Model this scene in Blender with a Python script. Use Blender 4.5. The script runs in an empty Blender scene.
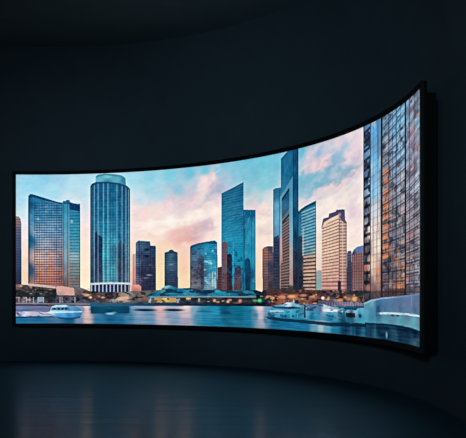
import bpy, bmesh, math
import numpy as np

# A dark hall with a curved wall; on it hangs a wide concave video screen that shows a city at dusk.
scene = bpy.context.scene
COL = scene.collection

# ------------------------------------------------------------------ helpers
def lin(c):
    c = np.asarray(c, float) / 255.0
    return np.where(c <= 0.04045, c / 12.92, ((c + 0.055) / 1.055) ** 2.4)

def link(name, me, mat=None, parent=None):
    o = bpy.data.objects.new(name, me)
    COL.objects.link(o)
    if mat: me.materials.append(mat)
    if parent: o.parent = parent
    return o

def mesh_of(name, bm):
    bmesh.ops.recalc_face_normals(bm, faces=bm.faces)
    me = bpy.data.meshes.new(name); bm.to_mesh(me); bm.free()
    return me

def principled(name, base, rough, bump=None, rough_var=0.0, var=0.0, scale=(1, 1, 1), noise=4.0, spec=0.5):
    m = bpy.data.materials.new(name); m.use_nodes = True
    nt = m.node_tree; N = nt.nodes; L = nt.links
    b = N['Principled BSDF']
    b.inputs['Specular IOR Level'].default_value = spec
    tc = N.new('ShaderNodeTexCoord'); mp = N.new('ShaderNodeMapping'); mp.inputs['Scale'].default_value = scale
    L.new(tc.outputs['Object'], mp.inputs['Vector'])
    nz = N.new('ShaderNodeTexNoise'); nz.inputs['Scale'].default_value = noise; nz.inputs['Detail'].default_value = 6
    L.new(mp.outputs['Vector'], nz.inputs['Vector'])
    r = N.new('ShaderNodeValToRGB')
    lo = [c * (1 - var) for c in base]; hi = [c * (1 + var) for c in base]
    r.color_ramp.elements[0].position = .3; r.color_ramp.elements[1].position = .7
    r.color_ramp.elements[0].color = (*lo, 1); r.color_ramp.elements[1].color = (*hi, 1)
    L.new(nz.outputs['Fac'], r.inputs['Fac']); L.new(r.outputs['Color'], b.inputs['Base Color'])
    mr = N.new('ShaderNodeMapRange')
    mr.inputs['From Min'].default_value = .3; mr.inputs['From Max'].default_value = .7
    mr.inputs['To Min'].default_value = rough - rough_var; mr.inputs['To Max'].default_value = rough + rough_var
    L.new(nz.outputs['Fac'], mr.inputs['Value']); L.new(mr.outputs['Result'], b.inputs['Roughness'])
    if bump:
        bp = N.new('ShaderNodeBump'); bp.inputs['Strength'].default_value = bump; bp.inputs['Distance'].default_value = .01
        L.new(nz.outputs['Fac'], bp.inputs['Height']); L.new(bp.outputs['Normal'], b.inputs['Normal'])
    return m

# ------------------------------------------------------------------ dimensions (metres)
SR, SCX, SCY = 6.136, -3.969, 8.395            # the screen's radius and the centre of its arc
T0, T1 = math.radians(93.797), math.radians(-.493)
SH = 3.0                                       # height of the lit picture
Z0 = 1.43 - .652                               # its lower edge above the floor
LEN = SR * (T0 - T1)
WR, WCX, WCY = 6.249, -3.71, 8.577             # the curved wall behind it
CEIL = 6.45

# ------------------------------------------------------------------ materials
M_wall = principled('dark painted plaster', (.030, .042, .050), .75, bump=.05, var=.06, noise=2.5, spec=.25)
M_ceil = principled('black ceiling paint', (.075, .10, .108), .9, var=.08, noise=2.0, spec=.1)
M_floor = principled('dark polished floor', (.005, .009, .012), .33, bump=.9, rough_var=.05, var=.15, scale=(.35, 2.6, 1), noise=1.5, spec=.5)
# polished floor: a broad bluish sheen, a sharper clear-coat reflection and a dark base
nt = M_floor.node_tree; pb = nt.nodes['Principled BSDF']
pb.inputs['Specular IOR Level'].default_value = 0
prev = pb.outputs['BSDF']
for col_, rr_ in (((.056, .128, .165, 1), .50), ((.092, .094, .112, 1), .17)):
    gl = nt.nodes.new('ShaderNodeBsdfGlossy'); gl.inputs['Color'].default_value = col_; gl.inputs['Roughness'].default_value = rr_
    for src in [l.from_socket for l in pb.inputs['Normal'].links]: nt.links.new(src, gl.inputs['Normal'])
    ad = nt.nodes.new('ShaderNodeAddShader')
    nt.links.new(prev, ad.inputs[0]); nt.links.new(gl.outputs['BSDF'], ad.inputs[1]); prev = ad.outputs['Shader']
nt.links.new(prev, nt.nodes['Material Output'].inputs['Surface'])
M_bezel = principled('matt black bezel', (.0012, .0012, .0014), .6, var=.1, spec=.12)
M_case = principled('black steel casing', (.0012, .0012, .0013), .8, var=.1, spec=.06)

M_led = bpy.data.materials.new('lit display pixels'); M_led.use_nodes = True
nt = M_led.node_tree
nt.nodes.remove(nt.nodes['Principled BSDF'])
at = nt.nodes.new('ShaderNodeAttribute'); at.attribute_name = 'pixel'
em = nt.nodes.new('ShaderNodeEmission'); em.inputs['Strength'].default_value = 1.0
nt.links.new(at.outputs['Color'], em.inputs['Color'])
nt.links.new(em.outputs['Emission'], nt.nodes['Material Output'].inputs['Surface'])

# ------------------------------------------------------------------ the room
def wall_path():
    pts = []
    t = math.radians(100)
    ex, ey = WCX + WR * math.cos(t), WCY + WR * math.sin(t)
    pts.append((ex - math.sin(t) * 9.0, ey + math.cos(t) * 9.0))
    for i in range(97):
        a = math.radians(100 - 100 * i / 96)
        pts.append((WCX + WR * math.cos(a), WCY + WR * math.sin(a)))
    pts.append((WCX + WR, -6.0))
    return pts
PATH = wall_path()
XL, XR, YB = PATH[0][0], PATH[-1][0], -6.0

def ribbon(name, pts, z0, z1, th, mat, smooth=True):
    """an upright wall along pts, th thick on its left-hand side (outside)"""
    bm = bmesh.new(); n = len(pts); rows_ = []
    for i, (x, y) in enumerate(pts):
        a = pts[max(i - 1, 0)]; c = pts[min(i + 1, n - 1)]
        dx, dy = c[0] - a[0], c[1] - a[1]; l = math.hypot(dx, dy); nx, ny = -dy / l, dx / l
        rows_.append([bm.verts.new(p) for p in ((x, y, z0), (x, y, z1), (x + nx * th, y + ny * th, z1), (x + nx * th, y + ny * th, z0))])
    for i in range(n - 1):
        for k in range(4):
            bm.faces.new((rows_[i][k], rows_[i][(k + 1) % 4], rows_[i + 1][(k + 1) % 4], rows_[i + 1][k]))
    bm.faces.new(rows_[0][::-1]); bm.faces.new(rows_[-1])
    o = link(name, mesh_of(name, bm), mat)
    if smooth:
        o.data.polygons.foreach_set('use_smooth', [True] * len(o.data.polygons))
        o.data.set_sharp_from_angle(angle=math.radians(30))
    o['kind'] = 'structure'
    return o

def slab(name, z0, z1, mat):
    bm = bmesh.new()
    outline = PATH + [(XL, YB)]
    lo = [bm.verts.new((x, y, z0)) for x, y in outline]; hi = [bm.verts.new((x, y, z1)) for x, y in outline]
    bm.faces.new(lo); bm.faces.new(hi); n = len(lo)
    for i in range(n): bm.faces.new((lo[i], lo[(i + 1) % n], hi[(i + 1) % n], hi[i]))
    o = link(name, mesh_of(name, bm), mat); o['kind'] = 'structure'
    return o

slab('floor', -.12, 0, M_floor)
slab('ceiling', CEIL, CEIL + .12, M_ceil)
ribbon('wall_back', PATH, 0, CEIL, .15, M_wall)
ribbon('wall_left', [(XL, YB), PATH[0]], 0, CEIL, .15, M_wall, False)
ribbon('wall_front', [(XR, YB), (XL, YB)], 0, CEIL, .15, M_wall, False)

# ------------------------------------------------------------------ the picture on the screen
# u runs along the screen from its far end, v up from the picture's lower edge, both in metres.
PICTURE = [
["fill","sky",[[-0.119,3.293],[2.158,3.212],[3.151,3.207],[4.415,3.196],[5.497,3.178],[6.377,3.187],[7.581,3.156],[8.62,3.145],[9.478,3.179],[10.116,3.208],[10.116,-0.145],[8.011,-0.17],[5.869,-0.198],[3.604,-0.223],[-0.119,-0.253]],[[0.04,2.932,158,214,232],[0.279,2.793,147,214,240],[0.582,2.934,142,206,234],[0.889,2.931,158,209,235],[1.2,2.785,180,224,240],[1.473,2.919,173,219,238],[1.516,2.678,186,227,240],[0.684,2.691,168,221,240],[1.138,2.525,199,225,236],[0.079,2.489,173,221,240],[0.079,2.247,201,230,240],[0.179,1.783,238,224,225],[0.159,1.985,224,230,235],[0.199,1.481,250,218,205],[0.199,1.178,254,208,184],[0.219,0.916,254,204,174],[1.389,2.38,209,224,232],[1.41,2.118,232,224,228],[1.41,1.878,248,226,218],[1.41,1.476,254,227,207],[1.41,1.115,255,230,200],[1.41,0.834,255,232,197],[2.441,2.881,163,219,236],[2.816,2.861,142,212,232],[3.264,2.889,125,205,225],[3.718,2.892,114,195,221],[4.065,2.917,114,195,221],[4.533,2.962,125,199,224],[4.89,2.958,118,197,221],[5.131,2.964,110,194,219],[5.423,2.944,110,197,219],[2.595,2.48,199,225,236],[3.039,2.556,173,214,232],[2.816,2.665,163,215,232],[3.445,2.588,147,199,221],[2.485,2.249,243,220,221],[2.705,2.142,251,218,212],[2.485,1.953,246,223,223],[3.039,2.226,245,219,216],[3.264,2.33,232,207,214],[3.377,2.401,214,204,217],[3.65,2.289,232,205,211],[3.833,2.41,225,199,209],[3.949,2.609,241,215,215],[4.065,2.73,248,219,216],[4.251,2.769,238,212,215],[4.228,2.642,205,188,209],[4.415,2.551,168,183,209],[4.604,2.717,168,199,221],[3.833,2.655,178,201,219],[3.718,2.512,199,201,215],[4.368,2.851,147,199,223],[4.747,2.812,132,199,221],[2.816,1.943,254,237,228],[2.595,1.812,251,224,216],[3.264,1.983,255,243,233],[3.949,2.12,255,236,226],[4.298,2.117,255,233,223],[4.298,1.931,255,237,228],[4.065,2.263,245,220,216],[3.718,2.038,255,240,229],[4.368,2.334,230,209,217],[3.49,1.667,242,180,170],[3.673,1.698,232,163,158],[3.309,1.712,246,201,190],[3.833,1.768,215,173,183],[4.065,1.87,199,173,194],[4.228,1.898,214,188,199],[4.181,1.677,254,223,214],[2.816,1.708,251,219,201],[3.039,1.799,252,230,219],[3.151,1.524,254,215,184],[3.604,1.511,252,208,188],[3.039,1.216,255,211,170],[3.039,0.867,255,218,170],[3.536,1.15,254,206,170],[3.581,0.863,254,213,170],[2.529,1.46,254,215,198],[2.441,1.225,254,201,184],[2.441,0.91,254,187,170],[4.368,1.669,254,232,222],[4.392,1.317,254,232,223],[5.059,2.706,125,195,215],[5.252,2.755,116,195,215],[5.497,2.795,116,199,219],[5.744,2.866,111,194,217],[5.083,2.454,147,199,214],[5.423,2.507,132,203,219],[5.62,2.572,132,203,219],[5.131,2.271,199,209,214],[5.374,2.284,188,213,221],[5.571,2.231,214,221,221],[5.497,2.133,238,225,219],[5.252,2.154,224,205,209],[5.423,2.052,244,215,209],[5.423,1.895,251,233,219],[5.374,1.723,232,211,203],[5.571,1.745,237,220,212],[5.423,1.545,251,226,209],[5.423,1.335,254,219,193],[5.35,1.022,254,215,184],[5.35,0.759,254,209,176],[6.402,2.92,104,188,215],[6.48,2.761,168,199,219],[6.428,2.604,127,188,214],[6.61,2.806,209,199,215],[6.846,2.864,158,188,215],[7.114,2.881,199,204,219],[7.387,2.923,224,209,219],[7.723,2.963,237,218,222],[8.011,2.991,232,224,230],[6.741,2.657,237,208,212],[6.532,2.623,214,199,211],[6.953,2.657,225,194,209],[7.114,2.694,214,194,211],[7.277,2.698,147,188,215],[7.581,2.767,180,199,219],[7.497,2.631,147,186,213],[7.837,2.749,230,205,219],[8.011,2.803,237,215,219],[7.78,2.642,214,199,215],[6.377,2.48,101,184,209],[6.584,2.453,122,188,209],[6.846,2.514,153,195,214],[7.114,2.507,133,183,209],[7.442,2.519,129,178,205],[7.723,2.474,158,183,209],[7.895,2.389,209,199,214],[8.041,2.51,225,204,215],[6.402,2.279,137,190,209],[6.532,2.199,173,199,215],[6.767,2.237,214,207,217],[6.584,2.323,158,194,214],[7.033,2.299,232,213,215],[7.277,2.36,199,199,214],[7.442,2.276,237,219,216],[7.723,2.326,199,194,214],[8.011,2.197,244,226,223],[6.454,2.093,224,219,221],[6.688,2.085,241,226,223],[7.168,2.018,251,233,223],[6.899,1.936,246,229,222],[7.581,2.047,244,226,219],[7.895,2.053,236,218,219],[8.011,1.937,251,233,223],[7.78,1.817,224,201,213],[8.011,1.764,236,215,218],[7.609,1.745,244,219,219],[8.011,1.591,251,226,223],[7.78,1.611,249,230,221],[7.723,1.438,251,233,219],[8.011,1.389,251,229,216],[6.846,1.703,246,229,222],[6.846,1.385,244,219,205],[6.846,1.067,237,208,191],[6.846,0.748,209,178,163],[7.666,1.263,246,225,212],[8.041,1.286,246,225,216]],1],
["spot",4.1825,2.4375,0.279,0.049,[158,178,196],0.51,0.657],
["spot",3.949,2.4385,0.139,0.056,[243,219,216],0.7224999999999999,0.737],
["spot",4.135,2.676,0.186,0.056,[244,217,215],0.7224999999999999,0.866],
["spot",4.2275,2.715,0.093,0.03,[251,229,221],0.595,1.102],
["spot",3.857,2.3135000000000003,0.184,0.042,[241,220,218],0.595,0.242],
["spot",4.369,2.628,0.141,0.044,[196,186,204],0.51,0.695],
["spot",3.1075,2.211,0.292,0.058,[249,223,216],0.68,0.319],
["spot",2.7065,2.0625,0.288,0.051,[247,219,212],0.595,0.304],
["spot",3.1740000000000004,2.2670000000000003,0.135,0.058,[241,216,214],0.595,0.163],
["spot",2.573,2.3825000000000003,0.154,0.04,[234,217,218],0.425,0.341],
["spot",2.8635,1.9775,0.4,0.047,[255,242,229],0.6375,0.206],
["spot",3.769,1.9935,0.505,0.075,[255,245,235],0.7224999999999999,0.173],
["spot",3.1075,1.834,0.292,0.046,[255,240,226],0.595,0.096],
["spot",3.4455,1.734,0.272,0.062,[238,187,180],0.7224999999999999,0.349],
["spot",3.9275,1.8079999999999998,0.347,0.049,[224,193,190],0.68,0.306],
["spot",3.491,1.6665,0.182,0.031,[244,184,173],0.595,0.173],
["spot",4.159,1.7695,0.303,0.041,[253,232,222],0.51,0.259],
["spot",2.6285,1.7915,0.188,0.04,[243,217,208],0.51,0.285],
["spot",2.807,1.5705,0.344,0.058,[253,223,202],0.51,0.202],
["spot",5.497999999999999,2.1239999999999997,0.172,0.052,[249,223,214],0.595,0.064],
["spot",5.486000000000001,1.9765000000000001,0.209,0.035,[225,210,208],0.51,0.089],
["spot",5.486000000000001,1.8465,0.209,0.053,[251,236,222],0.595,0.055],
["spot",5.486000000000001,1.672,0.209,0.039,[224,210,205],0.51,0.067],
["spot",5.498,1.5150000000000001,0.197,0.045,[250,229,214],0.51,0.081],
["spot",6.639,2.8114999999999997,0.314,0.049,[220,207,215],0.7224999999999999,0.511],
["spot",6.467499999999999,2.6719999999999997,0.116,0.049,[234,207,211],0.7224999999999999,0.352],
["spot",7.0075,2.9215,0.215,0.038,[220,210,218],0.595,0.082],
["spot",6.7595,2.5045,0.409,0.064,[110,180,204],0.68,0.214],
["spot",7.01,2.6745,0.322,0.057,[236,206,212],0.8075,0.331],
["spot",6.9265,2.6595,0.133,0.038,[238,210,214],0.68,0.318],
["spot",7.2135,2.561,0.368,0.062,[128,176,200],0.6375,0.561],
["spot",7.743499999999999,2.6835,0.357,0.104,[231,211,218],0.765,0.61],
["spot",7.724,2.665,0.171,0.059,[237,211,216],0.6375,0.433],
["spot",7.925000000000001,2.63,0.145,0.044,[200,192,206],0.425,0.324],
["spot",7.2844999999999995,2.3689999999999998,0.438,0.062,[122,172,196],0.765,0.105],
["spot",7.619,2.4245,0.451,0.051,[150,176,198],0.68,0.178],
["spot",6.8759999999999994,2.3485,0.292,0.064,[110,178,202],0.68,0.197],
["spot",6.9094999999999995,2.1639999999999997,0.533,0.053,[231,213,216],0.765,0.21],
["spot",7.2135,2.2725,0.368,0.034,[238,216,215],0.68,0.121],
["spot",7.6884999999999994,2.3259999999999996,0.411,0.039,[237,206,208],0.7224999999999999,0.143],
["spot",6.798,2.1189999999999998,0.37,0.038,[196,196,208],0.595,0.105],
["spot",7.5265,2.1799999999999997,0.573,0.06,[243,229,226],0.7224999999999999,0.159],
["spot",7.826499999999999,1.9859999999999998,0.273,0.033,[220,209,216],0.51,0.205],
["spot",7.8545,1.8225,0.245,0.036,[231,210,215],0.595,0.193],
["spot",7.3915,1.9594999999999998,0.332,0.045,[250,234,225],0.595,0.213],
["spot",7.8545,1.588,0.245,0.044,[251,234,222],0.595,0.216],
["noise",[[-0.119,3.293],[2.158,3.212],[3.151,3.207],[4.415,3.196],[5.497,3.178],[6.377,3.187],[7.581,3.156],[8.62,3.145],[9.478,3.179],[10.116,3.208],[10.116,-0.145],[8.011,-0.17],[5.869,-0.198],[3.604,-0.223],[-0.119,-0.253]],5,0.25,0.1,3,0.12],
["noise",[[-0.119,3.293],[2.158,3.212],[3.151,3.207],[4.415,3.196],[5.497,3.178],[6.377,3.187],[7.581,3.156],[8.62,3.145],[9.478,3.179],[10.116,3.208],[10.116,-0.145],[8.011,-0.17],[5.869,-0.198],[3.604,-0.223],[-0.119,-0.253]],4,0.07,0.04,4,0.1],
["fill","edge_tower",[[-0.119,2.165],[0.05,2.156],[0.085,2.116],[0.105,2.025],[0.111,0.754],[-0.119,0.754]],[[0.02,2.125,150,125,125],[0.059,2.045,140,115,120],[0.02,1.843,95,100,125],[0.079,1.682,75,90,120],[0.04,1.279,60,75,105],[0.04,0.875,50,55,80]],1],
["rows",[[-0.119,2.165],[0.05,2.156],[0.085,2.116],[0.105,2.025],[0.111,0.754],[-0.119,0.754]],-0.119,0.754,0.0543,0.35,[40,55,80],0.35,0,0],
["fill","slab_tower",[[0.243,2.57],[0.289,2.615],[0.339,2.605],[0.582,2.53],[0.828,2.452],[0.931,2.435],[0.962,2.471],[1.013,2.462],[1.013,2.49],[1.086,2.485],[1.096,2.445],[1.309,2.371],[1.309,0.673],[0.243,0.674]],[[0.279,2.389,22,92,132],[0.279,1.683,25,90,128],[0.279,1.077,50,80,110],[0.44,2.49,36,118,160],[0.44,2.187,62,138,178],[0.684,2.247,70,140,178],[0.848,2.286,56,128,166],[0.44,1.784,135,172,200],[0.684,1.884,126,166,196],[0.889,1.883,100,148,182],[0.582,1.582,172,178,190],[0.848,1.581,140,148,170],[0.481,1.319,222,176,158],[0.725,1.319,208,160,146],[0.889,1.238,140,120,125],[0.481,1.118,222,142,110],[0.725,1.077,224,135,98],[0.562,0.875,228,120,78],[0.807,0.875,215,108,70],[0.931,0.875,150,100,90]],1],
["rows",[[0.36,2.46],[0.36,0.714],[0.947,0.714],[0.947,2.406]],0.643,0.714,0.0493,0.42,[20,60,100],0.58,0,0.1],
["cols",[[0.36,2.46],[0.36,0.714],[0.947,0.714],[0.947,2.406]],[0.37,0.419,0.469,0.518,0.568,0.618,0.668,0.718,0.768,0.818,0.869,0.919],[0.018,0.018,0.019,0.018,0.018,0.018,0.018,0.018,0.018,0.019,0.019,0.018],[40,80,120],0.42],
["noise",[[0.36,2.46],[0.36,0.714],[0.947,0.714],[0.947,2.406]],14,0.09,0.05,8,0],
["mottle",[[0.36,2.46],[0.36,0.714],[0.947,0.714],[0.947,2.406]],0.05,0.045,9,[240,222,206],0.76,0.3],
["fill","slab_tower",[[0.243,2.57],[0.289,2.615],[0.339,2.605],[0.582,2.53],[0.828,2.452],[0.931,2.435],[0.931,2.394],[0.582,2.482],[0.319,2.554],[0.269,2.51]],[[0.481,2.53,20,74,112]],1],
["cols",[[0.239,2.51],[0.37,2.51],[0.37,0.674],[0.239,0.674]],[0.257],[0.032],[14,62,98],0.6],
["fill","slab_tower",[[0.951,2.426],[1.067,2.425],[1.067,0.674],[0.951,0.674]],[[0.993,2.386,46,140,175],[1.013,2.083,72,160,190],[1.013,1.681,96,160,185],[1.013,1.378,125,165,180],[1.013,1.076,120,135,145],[1.013,0.774,110,95,95]],1],
["fill","slab_tower",[[0.962,2.471],[1.013,2.462],[1.013,2.49],[1.086,2.485],[1.096,2.405],[0.962,2.406]],[[1.013,2.446,26,100,140]],1],
["cols",[[0.951,2.426],[1.075,2.425],[1.075,0.714],[0.951,0.714]],[0.964,1.046],[0.019,0.019],[28,88,125],0.6],
["fill","slab_tower",[[1.086,2.415],[1.309,2.411],[1.309,0.673],[1.086,0.674]],[[1.18,2.242,40,130,168],[1.18,1.88,56,150,180],[1.2,1.518,70,150,175],[1.18,1.357,150,180,185],[1.2,1.116,125,140,140],[1.2,0.834,125,115,110]],1],
["fill","slab_tower",[[1.086,2.445],[1.309,2.371],[1.309,2.251],[1.086,2.294]],[[1.2,2.343,14,62,104]],1],
["rows",[[1.086,2.244],[1.309,2.241],[1.309,0.673],[1.086,0.674]],1.2,0.673,0.0603,0.4,[28,78,108],0.42,0,0],
["cols",[[1.086,2.405],[1.309,2.401],[1.309,0.673],[1.086,0.674]],[1.299],[0.019],[20,80,112],0.6],
["spot",0.44,2.106,0.03,0.028,[235,190,190],0.48,0],
["spot",1.134,2.052,0.031,0.03,[225,235,240],0.54,0],
["spot",0.37,1.844,0.021,0.02,[210,200,210],0.42,0],
["fill","round_tower",[[1.634,2.815],[1.634,2.945],[1.685,2.981],[1.835,2.996],[2.05,2.975],[2.201,2.943],[2.275,2.89],[2.288,2.731]],[[1.685,2.913,96,178,198],[1.899,2.945,120,196,210],[2.114,2.897,88,172,192],[1.899,2.846,56,140,168],[2.245,2.851,52,130,160]],1],
["fill","round_tower",[[1.634,2.945],[1.685,2.981],[1.835,2.996],[2.05,2.975],[2.201,2.943],[2.275,2.89],[2.275,2.87],[2.158,2.915],[1.835,2.964],[1.643,2.922]],[[1.835,2.968,62,140,165]],0.8],
["fill","round_tower",[[1.52,2.748],[1.547,2.797],[1.643,2.836],[1.899,2.834],[2.158,2.792],[2.31,2.734],[2.38,2.667],[2.38,0.624],[1.52,0.623]],[[1.558,2.637,30,98,138],[1.558,2.176,34,108,148],[1.558,1.775,60,110,145],[1.558,1.375,66,86,118],[1.558,0.974,62,72,100],[1.728,2.632,22,95,138],[1.985,2.624,22,105,146],[2.245,2.614,20,84,124],[1.728,2.232,26,112,152],[1.985,2.226,28,122,160],[2.245,2.218,22,92,134],[1.856,1.91,36,140,172],[1.985,1.668,58,168,192],[1.856,1.371,64,172,192],[1.985,1.071,74,172,188],[1.856,0.873,76,158,176],[2.179,1.764,34,110,150],[2.179,1.466,46,86,116],[2.179,1.109,58,76,100],[2.288,1.465,64,110,140],[2.31,0.97,78,98,125]],1],
["fill","round_tower",[[1.617,1.814],[1.664,1.854],[1.677,1.773],[1.779,1.732],[1.783,0.813],[1.617,0.814]],[[1.643,1.674,22,40,78],[1.728,1.573,20,36,72],[1.685,1.173,44,46,78],[1.685,0.873,60,58,84]],0.85],
["fill","round_tower",[[2.123,1.586],[2.179,1.665],[2.253,1.544],[2.253,0.812],[2.123,0.812]],[[2.179,1.466,32,58,88],[2.179,0.971,56,60,80]],0.7],
["noise",[[1.52,2.748],[1.547,2.797],[1.643,2.836],[1.899,2.834],[2.158,2.792],[2.31,2.734],[2.38,2.667],[2.38,0.624],[1.52,0.623]],13,0.06,0.07,11,0],
["rows",[[1.52,2.748],[1.547,2.797],[1.643,2.836],[1.899,2.834],[2.158,2.792],[2.31,2.734],[2.38,2.667],[2.38,0.624],[1.52,0.623]],1.899,0.813,0.0569,0.3,[14,70,104],0.28,0,0],
["cols",[[1.52,2.748],[1.547,2.797],[1.643,2.836],[1.899,2.834],[2.158,2.792],[2.31,2.734],[2.38,2.667],[2.38,0.624],[1.52,0.623]],[1.571,1.638,1.749,1.852,1.953,2.007,2.145,2.245],[0.031,0.031,0.032,0.032,0.032,0.033,0.032,0.033],[12,62,104],0.32],
["cols",[[1.52,2.748],[1.547,2.797],[1.643,2.836],[1.899,2.834],[2.158,2.792],[2.31,2.734],[2.38,2.667],[2.38,0.624],[1.52,0.623]],[1.607,1.685,1.8,1.899,2.093,2.201,2.288,2.345],[0.015,0.015,0.015,0.015,0.015,0.015,0.016,0.015],[168,208,222],0.5],
["cols",[[1.52,2.748],[1.547,2.797],[1.643,2.836],[1.899,2.834],[2.158,2.792],[2.31,2.734],[2.38,2.667],[2.38,0.624],[1.52,0.623]],[1.532,2.369],[0.023,0.024],[24,70,104],0.7],
["fill","round_tower",[[1.52,2.748],[1.547,2.797],[1.643,2.836],[1.899,2.834],[2.158,2.792],[2.31,2.734],[2.38,2.667],[2.38,2.638],[2.288,2.699],[2.136,2.757],[1.899,2.798],[1.664,2.802],[1.52,2.718]],[[1.942,2.804,26,74,108]],0.85],
["fill","round_tower",[[1.52,0.794],[2.38,0.803],[2.38,0.624],[1.52,0.623]],[[1.621,0.713,34,46,78],[1.942,0.713,26,48,86],[2.266,0.713,34,52,84]],1],
["cols",[[1.52,0.794],[2.38,0.803],[2.38,0.624],[1.52,0.623]],[1.547,1.627,1.707,1.787,1.867,1.947,2.028,2.109,2.19,2.272,2.354],[0.021,0.021,0.021,0.021,0.022,0.021,0.022,0.022,0.022,0.022,0.021],[176,190,206],0.85],
["fill","round_tower",[[1.52,0.814],[1.942,0.829],[2.38,0.819],[2.38,0.78],[1.942,0.793],[1.52,0.774]],[[1.942,0.803,186,202,214]],1],
["fill","pale_low_tower",[[2.428,1.344],[2.441,1.383],[2.498,1.39],[2.498,0.673],[2.428,0.673]],[[2.463,1.304,200,160,155],[2.463,0.969,215,140,125],[2.463,0.772,190,120,115]],1],
["cols",[[2.428,1.344],[2.441,1.383],[2.498,1.39],[2.498,0.673],[2.428,0.673]],[2.445],[0.013],[120,100,115],0.6],
["fill","dark_twin_tower",[[2.498,1.595],[2.546,1.641],[2.573,1.644],[2.816,1.622],[2.827,1.54],[2.936,1.533],[2.945,1.51],[2.949,0.653],[2.498,0.653]],[[2.529,1.539,92,118,146],[2.529,1.224,90,108,136],[2.529,0.87,110,105,125],[2.661,1.536,58,92,122],[2.771,1.533,50,84,114],[2.661,1.34,48,66,98],[2.771,1.22,44,56,84],[2.705,0.967,38,46,74],[2.705,0.751,40,46,70],[2.883,1.472,44,74,104],[2.883,1.16,56,62,86],[2.883,0.829,48,50,72]],1],
["rows",[[2.498,1.595],[2.546,1.641],[2.573,1.644],[2.816,1.622],[2.827,1.54],[2.936,1.533],[2.945,1.51],[2.949,0.653],[2.498,0.653]],2.727,0.673,0.0427,0.4,[18,30,56],0.35,0,0],
["cols",[[2.498,1.595],[2.546,1.641],[2.573,1.644],[2.816,1.622],[2.827,1.54],[2.936,1.533],[2.945,1.51],[2.949,0.653],[2.498,0.653]],[2.573,2.825],[0.018,0.018],[24,40,66],0.7],
["cols",[[2.498,1.595],[2.546,1.641],[2.573,1.644],[2.816,1.622],[2.827,1.54],[2.936,1.533],[2.945,1.51],[2.949,0.653],[2.498,0.653]],[2.936],[0.022],[30,40,60],0.5],
["spot",2.749,1.465,0.057,0.029,[16,28,58],0.85,0],
["spot",2.749,1.338,0.067,0.023,[14,24,54],0.8,0],
["spot",2.794,0.966,0.067,0.014,[170,170,180],0.6,0],
["spot",2.727,0.908,0.067,0.012,[150,150,165],0.5,0],
["spot",2.816,1.161,0.044,0.015,[90,105,130],0.6,0],
["spot",2.639,1.105,0.026,0.118,[20,28,50],0.5,0],
["noise",[[2.498,1.595],[2.546,1.641],[2.573,1.644],[2.816,1.622],[2.827,1.54],[2.936,1.533],[2.945,1.51],[2.949,0.653],[2.498,0.653]],9,0.06,0.05,12,0],
["fill","peaked_tower",[[3.137,1.396],[3.227,1.417],[3.268,1.451],[3.318,1.45],[3.354,1.418],[3.436,1.393],[3.445,0.653],[3.137,0.653]],[[3.173,1.33,50,84,112],[3.286,1.366,70,106,130],[3.286,1.173,64,98,124],[3.399,1.287,46,76,104],[3.286,0.942,50,68,94],[3.286,0.75,50,58,84]],1],
["cols",[[3.137,1.396],[3.227,1.417],[3.268,1.451],[3.318,1.45],[3.354,1.418],[3.436,1.393],[3.445,0.653],[3.137,0.653]],[3.151,3.431],[0.024,0.025],[26,46,72],0.7],
["rows",[[3.137,1.396],[3.227,1.417],[3.268,1.451],[3.318,1.45],[3.354,1.418],[3.436,1.393],[3.445,0.653],[3.137,0.653]],3.286,0.692,0.0433,0.35,[30,52,78],0.4,0,0],
["spot",3.286,1.164,0.054,0.014,[130,155,165],0.6,0],
["spot",3.309,1.057,0.054,0.009,[120,140,150],0.5,0],
["fill","peaked_tower",[[3.137,1.396],[3.227,1.417],[3.268,1.451],[3.318,1.45],[3.354,1.418],[3.436,1.393],[3.436,1.37],[3.137,1.377]],[[3.264,1.405,34,62,92]],0.8],
["fill","two_tone_block",[[3.718,1.488],[3.753,1.517],[3.903,1.554],[4.111,1.576],[4.289,1.591],[4.349,1.552],[4.359,0.653],[3.718,0.653]],[[3.764,1.43,50,100,138],[3.926,1.462,44,118,156],[3.856,1.276,80,110,140],[3.926,1.086,100,96,116],[3.856,0.899,110,98,112],[3.856,0.729,126,120,130],[3.995,1.197,60,66,92],[3.995,0.954,50,50,72],[4.088,1.42,28,148,182],[4.228,1.415,22,140,176],[4.134,1.194,36,160,190],[4.251,1.08,50,160,188],[4.134,0.896,92,168,188],[4.251,0.783,140,178,190]],1],
["rows",[[3.718,1.488],[3.753,1.517],[3.903,1.554],[4.111,1.576],[4.289,1.591],[4.349,1.552],[4.359,0.653],[3.718,0.653]],4.041,0.672,0.0359,0.4,[20,70,106],0.25,0.05,0],
["fill","two_tone_block",[[3.967,1.161],[4.051,1.159],[4.051,0.691],[3.967,0.691]],[[3.995,1.085,48,50,72],[3.995,0.785,62,54,70]],0.6],
["cols",[[3.718,1.488],[3.753,1.517],[3.903,1.554],[4.111,1.576],[4.289,1.591],[4.349,1.552],[4.359,0.653],[3.718,0.653]],[3.732],[0.028],[36,56,84],0.8],
["cols",[[3.718,1.488],[3.753,1.517],[3.903,1.554],[4.111,1.576],[4.289,1.591],[4.349,1.552],[4.359,0.653],[3.718,0.653]],[4.046],[0.018],[70,130,160],0.5],
["cols",[[3.718,1.488],[3.753,1.517],[3.903,1.554],[4.111,1.576],[4.289,1.591],[4.349,1.552],[4.359,0.653],[3.718,0.653]],[4.347],[0.021],[16,70,100],0.8],
["fill","two_tone_block",[[3.718,1.488],[3.753,1.517],[3.903,1.554],[4.111,1.576],[4.289,1.591],[4.349,1.552],[4.349,1.522],[4.088,1.543],[3.903,1.52],[3.718,1.45]],[[4.065,1.551,20,76,108]],0.8],
["cols",[[4.204,1.007],[4.345,1.004],[4.345,0.672],[4.204,0.672]],[4.239,4.298],[0.019,0.018],[190,215,222],0.6],
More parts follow.
